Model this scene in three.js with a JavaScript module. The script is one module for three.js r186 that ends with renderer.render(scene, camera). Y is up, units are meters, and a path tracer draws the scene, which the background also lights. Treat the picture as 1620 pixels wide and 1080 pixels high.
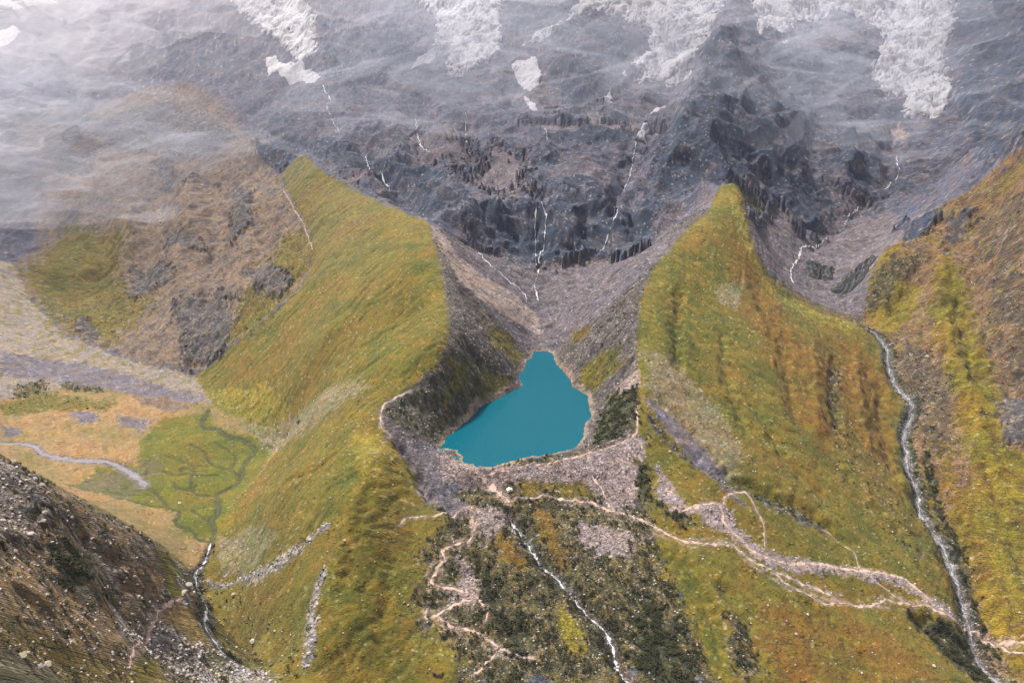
import * as THREE from 'three';
import { mergeVertices } from 'three/addons/utils/BufferGeometryUtils.js';
import { createNoise2D, createNoise3D } from 'simplex-noise';

// ---------- camera, sky, sun, exposure ----------
const scene = new THREE.Scene();
const camera = new THREE.PerspectiveCamera(50, 1620 / 1080, 5, 20000);
camera.position.set(0, 400, 0);
camera.rotation.set(THREE.MathUtils.degToRad(-20), 0, 0);
const renderer = new THREE.WebGLRenderer();
renderer.toneMapping = THREE.LinearToneMapping;
renderer.toneMappingExposure = 2.5;
renderer.shadowMap.enabled = true;

function overcastSky() {                       // even pale cloud cover, a little brighter overhead
  const w = 256, h = 128, a = new Float32Array(w * h * 4);
  for (let r = 0; r < h; r++) {
    const up = Math.sin(((r + 0.5) / h - 0.5) * Math.PI), k = up > 0 ? 0.27 + 0.08 * up : 0.27;
    for (let c = 0; c < w; c++) a.set([k * 0.93, k * 0.94, k * 1.02, 1], (r * w + c) * 4);
  }
  const t = new THREE.DataTexture(a, w, h, THREE.RGBAFormat, THREE.FloatType);
  t.mapping = THREE.EquirectangularReflectionMapping; t.magFilter = THREE.LinearFilter; t.needsUpdate = true;
  return t;
}
scene.background = overcastSky();
scene.environment = scene.background;
scene.fog = new THREE.FogExp2(new THREE.Color().setRGB(0.72, 0.76, 1.0), 0.000022);

const sun = new THREE.DirectionalLight(new THREE.Color(1, 0.95, 0.88), 3.6);
sun.position.set(-1050, 2200, -1800); sun.target.position.set(0, 0, -1000);
sun.castShadow = true; sun.shadow.radius = 9; sun.shadow.mapSize.set(4096, 4096);
Object.assign(sun.shadow.camera, { left: -3000, right: 3000, top: 3000, bottom: -3000, near: 10, far: 8000 });
scene.add(sun, sun.target);

// ---------- surveyed points, in metres (x east, z south of the drone; lake level is 0) ----------
const HEIGHT_POINTS = [33,0.6,-1051,53,0.6,-1056,63,0.6,-1042,65,0.6,-1005,74,0.6,-973,82,0.6,-938,83,0.6,-916,101,0.6,-889,99,0.6,-855,100,0.6,-824,91,0.6,-809,87,0.6,-789,84,0.6,-766,73,0.6,-742,46,0.6,-730,18,0.6,-721,-6,0.6,-709,-18,0.6,-700,-39,0.6,-700,-51,0.6,-709,-57,0.6,-727,-63,0.6,-739,-84,0.6,-742,-78,0.6,-768,-65,0.6,-794,-55,0.6,-813,-39,0.6,-855,-21,0.6,-877,2,0.6,-906,15,0.6,-922,8,0.6,-944,10,0.6,-963,19,0.6,-987,21,0.6,-1016,-510,214.8,-1780,-491,210.4,-1753,-473,206,-1727,-455,201.6,-1700,-436,197.2,-1673,-418,192.8,-1647,-399,188.4,-1620,-380,185.7,-1592,-361,182.9,-1565,-342,180.2,-1538,-323,177.4,-1510,-303,174.6,-1484,-284,171.9,-1458,-265,169.1,-1432,-245,166.3,-1406,-226,163.6,-1380,-209,162.6,-1354,-192,161.6,-1328,-175,160.7,-1302,-158,159.7,-1276,-141,158.8,-1250,-134,153.3,-1217,-126,147.9,-1183,-119,142.5,-1150,-113,136.5,-1120,-107,130.4,-1090,-102,124.4,-1060,-98,118.8,-1035,-95,113.1,-1010,-92,107.5,-985,-89,102.8,-962,-85,98.2,-938,-82,93.6,-915,-80,88.2,-888,-78,82.8,-860,-84,73,-839,-90,63.3,-818,-104,57.4,-803,-119,51.6,-788,-144,44.5,-768,-150,38.6,-752,-144,30.1,-737,-127,18.3,-722,-110,4.1,-705,-97,-10.6,-690,-231,130.2,-1255,-237,116.2,-1210,-244,102.2,-1165,-250,88.2,-1120,-262,66.7,-1075,-273,45.1,-1030,-326,-15.7,-1030,-143,79.5,-985,-159,67.1,-942,-175,54.7,-900,-201,35.6,-860,-230,13.2,-870,-259,-9.1,-880,-184,25.8,-770,-215,1.2,-770,-239,-14.6,-807,-264,-30.5,-843,-288,-46.3,-880,-401,143,-1500,-383,127,-1437,-364,111,-1373,-346,95,-1310,-352,63.7,-1255,-357,32.3,-1200,-138,28.4,-675,-146,18.1,-644,-153,7.8,-612,-160,-7.6,-584,-167,-23.1,-556,-168,-37.1,-532,-169,-51.2,-507,-169,-70,-470,-113,0.1,-672,-109,-12.4,-640,-105,-24.8,-607,-102,-38.2,-578,-98,-51.7,-548,-94,-66.8,-515,-91,-82,-482,-203,3.6,-720,-229,-10.9,-718,-254,-25.5,-715,-259,-56.3,-675,-257,-67.9,-652,-255,-79.4,-630,-251,-90.1,-605,-247,-100.7,-580,-232,-103,-550,-217,-105.4,-520,-557,-96,-1193,-535,-96.5,-1163,-512,-97,-1132,-490,-97.5,-1102,-467,-98,-1071,-436,-98,-1047,-405,-98,-1023,-373,-98,-999,-351,-97.5,-979,-329,-97,-960,-333,-101.5,-922,-338,-106,-884,-343,-108,-855,-349,-110,-825,-353,-112,-800,-357,-114,-774,-354,-116.5,-751,-350,-119,-729,-350,-126,-691,-344,-134,-658,-324,-141,-627,-310,-145.5,-609,-295,-150,-591,-284,-154,-575,-272,-158,-558,-870,-86,-1147,-800,-93,-1037,-737,-97,-940,-642,-100,-873,-769,-90,-1156,-692,-96,-1021,-612,-101,-910,-563,-103,-837,-651,-93,-1136,-596,-97,-1023,-525,-103,-914,-459,-108,-807,-389,-114,-734,-517,-97,-1069,-469,-103,-951,-430,-108,-854,-389,-113,-772,-1098,-20,-1560,-1066,-29.3,-1528,-1034,-38.7,-1495,-1002,-48,-1462,-960,-57.3,-1423,-917,-66.7,-1383,-874,-76,-1344,-829,-80,-1318,-783,-84,-1292,-738,-88,-1265,-686,-90.5,-1240,-634,-93,-1216,-596,-94.5,-1204,-1055,-30,-1448,-992,-62,-1341,-868,-80,-1251,-739,-89,-1182,-1144,0,-1594,-1099,-10,-1523,-522,-69.9,-1198,-486,-42.6,-1200,-419,4.7,-1215,-381,40.6,-1270,-379,57.7,-1320,-395,91.4,-1425,-412,107.9,-1480,-438,121,-1533,-463,134,-1587,-489,147.1,-1640,-512,156.6,-1693,-535,166,-1747,-557,175.5,-1800,-589,191.8,-1850,-621,208.1,-1900,-653,224.4,-1950,-685,240.7,-2000,-616,-32.7,-1330,-658,2,-1445,-700,36.8,-1560,-737,65.6,-1673,-775,94.3,-1787,-812,123.1,-1900,-842,155.7,-2017,-872,188.3,-2133,-902,220.8,-2250,-942,249.3,-2362,-981,277.7,-2475,-1021,306.2,-2588,-1061,334.6,-2700,-1118,373.8,-2812,-1175,413.1,-2925,-1233,452.3,-3038,-1290,491.5,-3150,-1365,534.4,-3262,-1441,577.4,-3375,-1517,620.3,-3488,-1592,663.2,-3600,-1661,716.9,-3700,-1729,770.6,-3800,-1797,824.3,-3900,-1865,878,-4000,-1934,931.7,-4100,-926,-63.3,-1560,-971,-35.4,-1655,-1017,-7.5,-1750,-1082,23.9,-1883,-1147,55.3,-2017,-1213,86.7,-2150,-1286,122.1,-2300,-1359,157.5,-2450,-1433,193,-2600,-1505,233.6,-2730,-1577,274.3,-2860,-1650,315,-2990,-1722,355.6,-3120,-1794,396.3,-3250,-1875,442.7,-3380,-1956,489.2,-3510,-2037,535.6,-3640,-2118,582.1,-3770,-2199,628.5,-3900,-2284,717.3,-4050,-2369,806.1,-4200,-2455,894.8,-4350,-2540,983.6,-4500,-489,39.3,-1340,-516,58.9,-1427,-542,78.6,-1513,-569,98.2,-1600,-594,122.4,-1700,-619,146.7,-1800,-644,170.9,-1900,-1287,-54,-1950,-1381,5.4,-2125,-1474,64.8,-2300,-1585,100.9,-2475,-1696,137,-2650,-1807,173.2,-2825,-1918,209.3,-3000,-2044,270.3,-3200,-2171,331.3,-3400,-2297,392.3,-3600,-2424,453.4,-3800,-2534,538.4,-3975,-2644,623.5,-4150,-2754,708.6,-4325,-2864,793.7,-4500,-2973,901.6,-4667,-3082,1009.4,-4833,-3192,1117.3,-5000,-1602,-65.7,-2000,-1735,-10.7,-2200,-1868,44.3,-2400,-2001,99.3,-2600,-2134,154.3,-2800,-2267,209.3,-3000,-2425,306.7,-3250,-2583,404.1,-3500,-2742,501.5,-3750,-2900,598.9,-4000,-3059,696.3,-4250,-3217,793.7,-4500,-3351,934.8,-4733,-3486,1075.8,-4967,-3620,1216.9,-5200,-692,277.6,-2200,-704,311,-2317,-715,344.3,-2433,-727,377.6,-2550,-747,427.5,-2667,-767,477.4,-2783,-787,527.3,-2900,-817,596.8,-3033,-847,666.2,-3167,-877,735.6,-3300,-897,812.3,-3400,-917,888.9,-3500,-936,965.5,-3600,-78,116.8,-1275,-45,107.5,-1274,-11,98.1,-1272,17,94.4,-1271,45,90.6,-1270,82,91.3,-1270,120,92.1,-1270,157,92.9,-1270,184,99.2,-1268,212,105.5,-1265,244,122.4,-1265,277,138.7,-1298,311,154.9,-1330,-222,146.1,-1520,-193,154.5,-1487,-164,162.9,-1453,-134,171.3,-1420,-91,174.2,-1402,-48,177,-1385,-0,176.5,-1374,47,176,-1362,90,176.6,-1363,133,177.2,-1364,176,177.9,-1365,213,179.9,-1377,251,182,-1388,288,184.1,-1400,328,196.2,-1420,368,208.3,-1440,-446,224.6,-1830,-408,218.7,-1785,-370,212.8,-1740,-332,206.9,-1695,-294,201,-1650,-244,206.4,-1623,-195,211.8,-1597,-146,217.2,-1570,-80,219.6,-1560,-14,222.1,-1550,52,224.5,-1540,99,224.9,-1537,147,225.3,-1533,194,225.7,-1530,252,228.2,-1530,310,230.7,-1530,-423,302.2,-2050,-358,296.3,-1988,-294,290.3,-1925,-229,284.3,-1862,-165,278.4,-1800,-90,279.3,-1787,-16,280.2,-1773,59,281.1,-1760,138,281.7,-1750,217,282.4,-1740,282,285.9,-1740,347,289.4,-1740,-477,397.3,-2350,-420,390.9,-2304,-362,384.4,-2258,-305,378,-2212,-248,371.5,-2166,-190,365.1,-2120,-105,360.2,-2093,-19,355.4,-2067,67,350.6,-2040,126,350.9,-2027,186,351.2,-2013,246,351.6,-2000,322,359,-2015,398,366.5,-2030,-529,516.3,-2650,-450,504.8,-2592,-371,493.3,-2535,-293,481.8,-2478,-214,470.3,-2420,-118,466.3,-2380,-22,462.3,-2340,74,458.2,-2300,174,479.2,-2290,273,500.1,-2280,367,492,-2290,460,483.9,-2300,-579,658.1,-2950,-493,648.2,-2892,-408,638.3,-2835,-322,628.4,-2778,-236,618.5,-2720,-130,615.8,-2687,-24,613.1,-2653,83,610.4,-2620,194,619,-2610,306,627.5,-2600,427,626.6,-2590,547,625.7,-2580,-617,837.1,-3200,-496,827.1,-3127,-374,817.1,-3053,-253,807.1,-2980,-139,803.4,-2953,-25,799.8,-2927,89,796.1,-2900,210,793.4,-2880,331,790.7,-2860,431,789.3,-2850,532,787.9,-2840,633,786.6,-2830,736,784.3,-2813,840,782,-2797,943,779.7,-2780,1082,780.6,-2787,1221,781.6,-2793,1360,782.5,-2800,1440,771.5,-2720,1519,760.6,-2640,1599,749.7,-2560,44,76.2,-1242,43,61.8,-1215,43,49.3,-1182,42,36.8,-1150,41,26.2,-1125,40,15.7,-1100,-87,110.6,-1155,-60,95.9,-1130,-35,77.9,-1120,-10,59.9,-1110,173,101.2,-1110,150,84.4,-1098,127,67.6,-1085,88,38.3,-1080,69,14,-1075,-43,72.7,-950,-26,56,-945,-9,39.4,-940,130,72.7,-950,104,39.4,-940,393,221.5,-1300,374,210.5,-1278,355,199.4,-1257,335,188.4,-1235,317,180.3,-1213,299,172.1,-1192,280,163.9,-1170,265,156.5,-1150,250,149,-1130,234,141.6,-1110,222,133.1,-1080,209,124.6,-1050,196,116.1,-1020,189,110.7,-997,183,105.3,-973,176,100,-950,172,93.2,-927,169,86.5,-903,165,79.7,-880,160,69.8,-851,155,60,-822,151,52.7,-801,148,45.5,-780,141,30.6,-752,137,19.3,-735,344,197.4,-1390,355,202,-1374,365,206.5,-1358,376,211.1,-1342,386,215.6,-1326,392,207.8,-1273,390,194.1,-1247,388,180.5,-1220,386,165.2,-1193,384,149.9,-1167,381,134.6,-1140,399,99.9,-1115,425,73.3,-1100,460,59.7,-1094,494,46,-1088,517,39.4,-1087,541,32.8,-1086,565,26.2,-1085,290,126.5,-1090,276,110.1,-1045,262,93.6,-1000,251,84.9,-963,240,76.1,-927,230,67.3,-890,224,48.9,-842,219,30.4,-795,218,17.5,-756,217,4.7,-718,213,-7.5,-686,210,-19.8,-655,205,-33.6,-622,201,-47.4,-588,196,-57.3,-556,192,-67.2,-525,186,-80,-480,352,95.1,-1060,347,82.7,-1020,342,70.3,-980,337,57.9,-940,335,43.3,-903,333,28.7,-867,331,14.1,-830,324,-3.4,-782,317,-20.9,-735,311,-35.7,-695,306,-50.6,-655,300,-62.6,-620,295,-74.7,-585,286,-87.3,-542,277,-100,-500,454,43.4,-1035,450,31.6,-998,446,19.8,-962,442,8,-925,433,-4.1,-887,424,-16.2,-848,415,-28.3,-810,408,-43.2,-762,401,-58.2,-715,398,-70.7,-675,395,-83.2,-635,393,-95.2,-602,392,-107.2,-570,386,-109.6,-541,380,-112,-512,536,16.4,-1040,530,4.3,-1008,523,-7.7,-977,517,-19.8,-945,505,-29.7,-913,493,-39.5,-882,481,-49.4,-850,473,-55.1,-818,466,-60.8,-787,458,-66.5,-755,452,-76.3,-719,447,-86.2,-683,443,-95.3,-648,439,-104.4,-612,436,-113.7,-587,433,-122.9,-562,428,-130,-530,447,111.2,-1290,454,95,-1262,461,78.9,-1235,478,65.7,-1218,495,52.6,-1200,525,38.8,-1190,555,25.1,-1180,573,22.7,-1165,591,20.4,-1150,507,103.3,-1380,537,78.8,-1355,567,54.2,-1330,573,47.7,-1297,580,41.2,-1263,586,34.7,-1230,521,135.5,-1470,553,120.5,-1460,585,105.4,-1450,617,90.4,-1440,648,82.2,-1420,678,74,-1400,520,172.7,-1560,566,159.4,-1560,613,146,-1560,659,132.7,-1560,711,126.9,-1555,764,121.1,-1550,431,229.1,-1500,476,222.4,-1535,566,209,-1605,611,202.2,-1640,660,193.6,-1653,709,185,-1667,758,176.4,-1680,816,169.3,-1680,874,162.3,-1680,931,165.8,-1680,988,169.3,-1680,452,291.9,-1600,500,285.1,-1648,547,278.3,-1695,594,271.5,-1742,642,264.7,-1790,701,258.2,-1810,760,251.7,-1830,820,245.2,-1850,871,244.4,-1860,923,243.5,-1870,975,242.7,-1880,1035,251.4,-1865,1095,260.1,-1850,475,357.4,-1760,524,356.3,-1806,572,355.1,-1852,620,354,-1898,669,352.9,-1944,717,351.8,-1990,776,343.3,-2010,834,334.9,-2030,893,326.4,-2050,970,318.3,-2050,1048,310.3,-2050,1092,323.9,-2000,1137,337.6,-1950,1182,346.4,-1900,1227,355.2,-1850,538,459,-2030,597,451.9,-2068,656,444.8,-2105,715,437.7,-2142,774,430.6,-2180,834,425.2,-2193,893,419.8,-2207,953,414.4,-2220,1016,414.4,-2227,1079,414.5,-2233,1142,414.5,-2240,1189,430.2,-2185,1235,445.9,-2130,1268,452,-2065,1301,458.1,-2000,663,570.4,-2330,724,560.8,-2360,785,551.3,-2390,846,541.8,-2420,907,542.4,-2430,969,543,-2440,1031,543.5,-2450,1103,550.6,-2467,1175,557.6,-2483,1247,564.7,-2500,1283,567.1,-2450,1319,569.4,-2400,1355,571.8,-2350,1379,574.3,-2275,1404,576.7,-2200,345,255.2,-1650,353,272.5,-1712,360,289.8,-1775,368,307.1,-1838,375,324.3,-1900,410,345.5,-1960,445,366.7,-2020,577,12.2,-1135,575,15,-1110,571,14.5,-1062,569,11.3,-1040,563,6.4,-1022,558,1.4,-1005,556,-6.5,-984,554,-14.5,-962,559,-22.1,-935,552,-27.6,-920,545,-33.1,-905,534,-37.9,-889,523,-42.8,-873,517,-48.9,-856,511,-54.9,-838,505,-61.1,-821,502,-67.6,-802,498,-74.2,-782,494,-79.4,-767,490,-84.5,-752,489,-88.6,-736,489,-92.7,-720,492,-98.7,-697,489,-103.7,-679,485,-108.7,-661,481,-113.2,-644,477,-117.6,-628,470,-125.3,-602,464,-129.2,-588,459,-133.1,-573,458,-138,-556,462,-141.5,-543,865,353,-1180,843,323.4,-1195,821,293.8,-1210,804,261.1,-1230,788,228.4,-1250,760,203.1,-1258,732,177.8,-1265,704,157.3,-1258,677,136.8,-1250,657,123,-1238,637,109.3,-1225,609,67.3,-1195,592,32.1,-1165,985,388.3,-1330,970,349,-1375,955,309.7,-1420,940,270.6,-1460,925,231.6,-1500,881,201.7,-1490,837,171.8,-1480,688,109,-1160,679,89.9,-1130,670,70.9,-1100,660,51.9,-1070,643,36.8,-1038,625,21.6,-1007,608,6.5,-975,588,-10,-936,568,-26.4,-897,555,-40.6,-862,543,-54.8,-826,533,-66.7,-786,523,-78.7,-747,519,-89.7,-714,514,-100.6,-680,507,-109,-649,501,-117.4,-618,494,-129.9,-578,487,-132.4,-556,480,-135,-535,774,175.5,-1190,756,150.6,-1152,738,125.7,-1113,721,100.7,-1075,704,79.6,-1040,687,58.5,-1005,671,37.4,-970,654,20.7,-936,637,4,-902,620,-12.6,-868,603,-32.6,-822,587,-52.5,-775,578,-67.7,-732,569,-82.9,-690,554,-94,-653,539,-105,-617,523,-116.1,-580,801,235.3,-1130,784,188.5,-1080,766,141.6,-1030,747,97,-980,729,52.4,-930,707,29,-883,686,5.7,-837,665,-17.7,-790,641,-41.5,-728,616,-65.4,-665,-74,-13.6,-682,-61,-15.8,-682,-47,-18.1,-683,-34,-13,-688,31,-2.1,-714,49,-0.5,-716,66,1.9,-716,84,4.2,-716,98,8.1,-719,112,12,-722,-7,-15.3,-660,4,-20.7,-642,14,-26.1,-624,25,-31.4,-606,39,-37.6,-584,53,-43.9,-562,68,-49.6,-544,84,-55.3,-525,87,-59,-506,89,-62.7,-488,98,-66,-466,-51,-23.8,-638,-53,-32,-618,-55,-40.3,-598,-54,-49.5,-573,-52,-58.8,-548,-47,-65.2,-525,-42,-71.6,-501,-37,-78,-478,102,-10.6,-690,112,-23,-660,116,-29.3,-636,119,-35.7,-612,124,-45.8,-587,130,-56,-562,131,-64.7,-535,132,-73.3,-509,133,-82,-482,48,-17.2,-688,59,-27.4,-655,70,-30.8,-632,81,-34.3,-610,91,-41.5,-586,100,-48.8,-562,-394,156.6,-470,-377,136.8,-478,-353,119.8,-478,-340,107.7,-480,-327,95.6,-482,-316,80.8,-488,-305,66.1,-494,-289,35.3,-508,-284,9.3,-522,-324,143.7,-400,-302,123.6,-395,-282,99.4,-395,-270,60.9,-405,-261,3.5,-420,-270,148.5,-320,-250,124.1,-310,-237,90,-310,-220,155,-245,-238,162.1,-262,-257,169.2,-280,-486,47.6,-560,-481,39.6,-600,-433,9.1,-610,-399,-26.2,-625,-370,-55.9,-635,-354,-79.1,-640,0,-175,-300,250,-165,-330,-80,-200,-300,500,-120,-350,800,0,-400,-250,60,-150,-500,250,-150,-900,420,-300,-1000,300,-700,-1300,120,-1100,0,-220,0,500,-160,0,1000,100,0,0,-260,600,900,100,700,-700,350,400,1100,120,-700,1400,330,-900,1600,420,-1300,2100,600,-1700,2400,700,-2200,-1700,60,-1700,-2200,150,-2300,-2900,450,-3000,-3600,700,-4000,2500,900,-2800,-1500,1000,-3900,0,980,-3500,1200,1000,-3400,2600,1000,-3500,-2500,1250,-5200,-4200,1200,-5400,0,700,-5000,2600,700,-5200,-2500,900,-6500,0,500,-6500,3000,600,-6500,-4500,700,-2500,-4500,600,0,4500,900,-2500,4500,700,0,-4500,500,1500,4500,500,1500,0,-300,1500];
const LAKE_SHORE = [33.1,-1052.7,52.7,-1057.3,62.7,-1043.1,65,-1006.1,74.6,-974.8,82.5,-939.4,83.2,-917.4,101.4,-890.1,99.2,-856.5,100.6,-825,91.5,-809.8,87.3,-790.3,84.1,-767.5,72.7,-743.1,46.2,-730.9,18,-722.2,-5.9,-710.2,-17.9,-701.2,-39.2,-701.2,-51.4,-710.2,-57.4,-728.4,-63.2,-740.1,-83.9,-743.1,-78.8,-753.9,-78,-769.4,-64.9,-795.4,-55.3,-814.7,-39.3,-856.5,-21.3,-878.6,2.4,-907.8,14.7,-923,7.5,-945,9.9,-964.7,19.3,-988.7,21.4,-1017.1,31,-1024.6];
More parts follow.
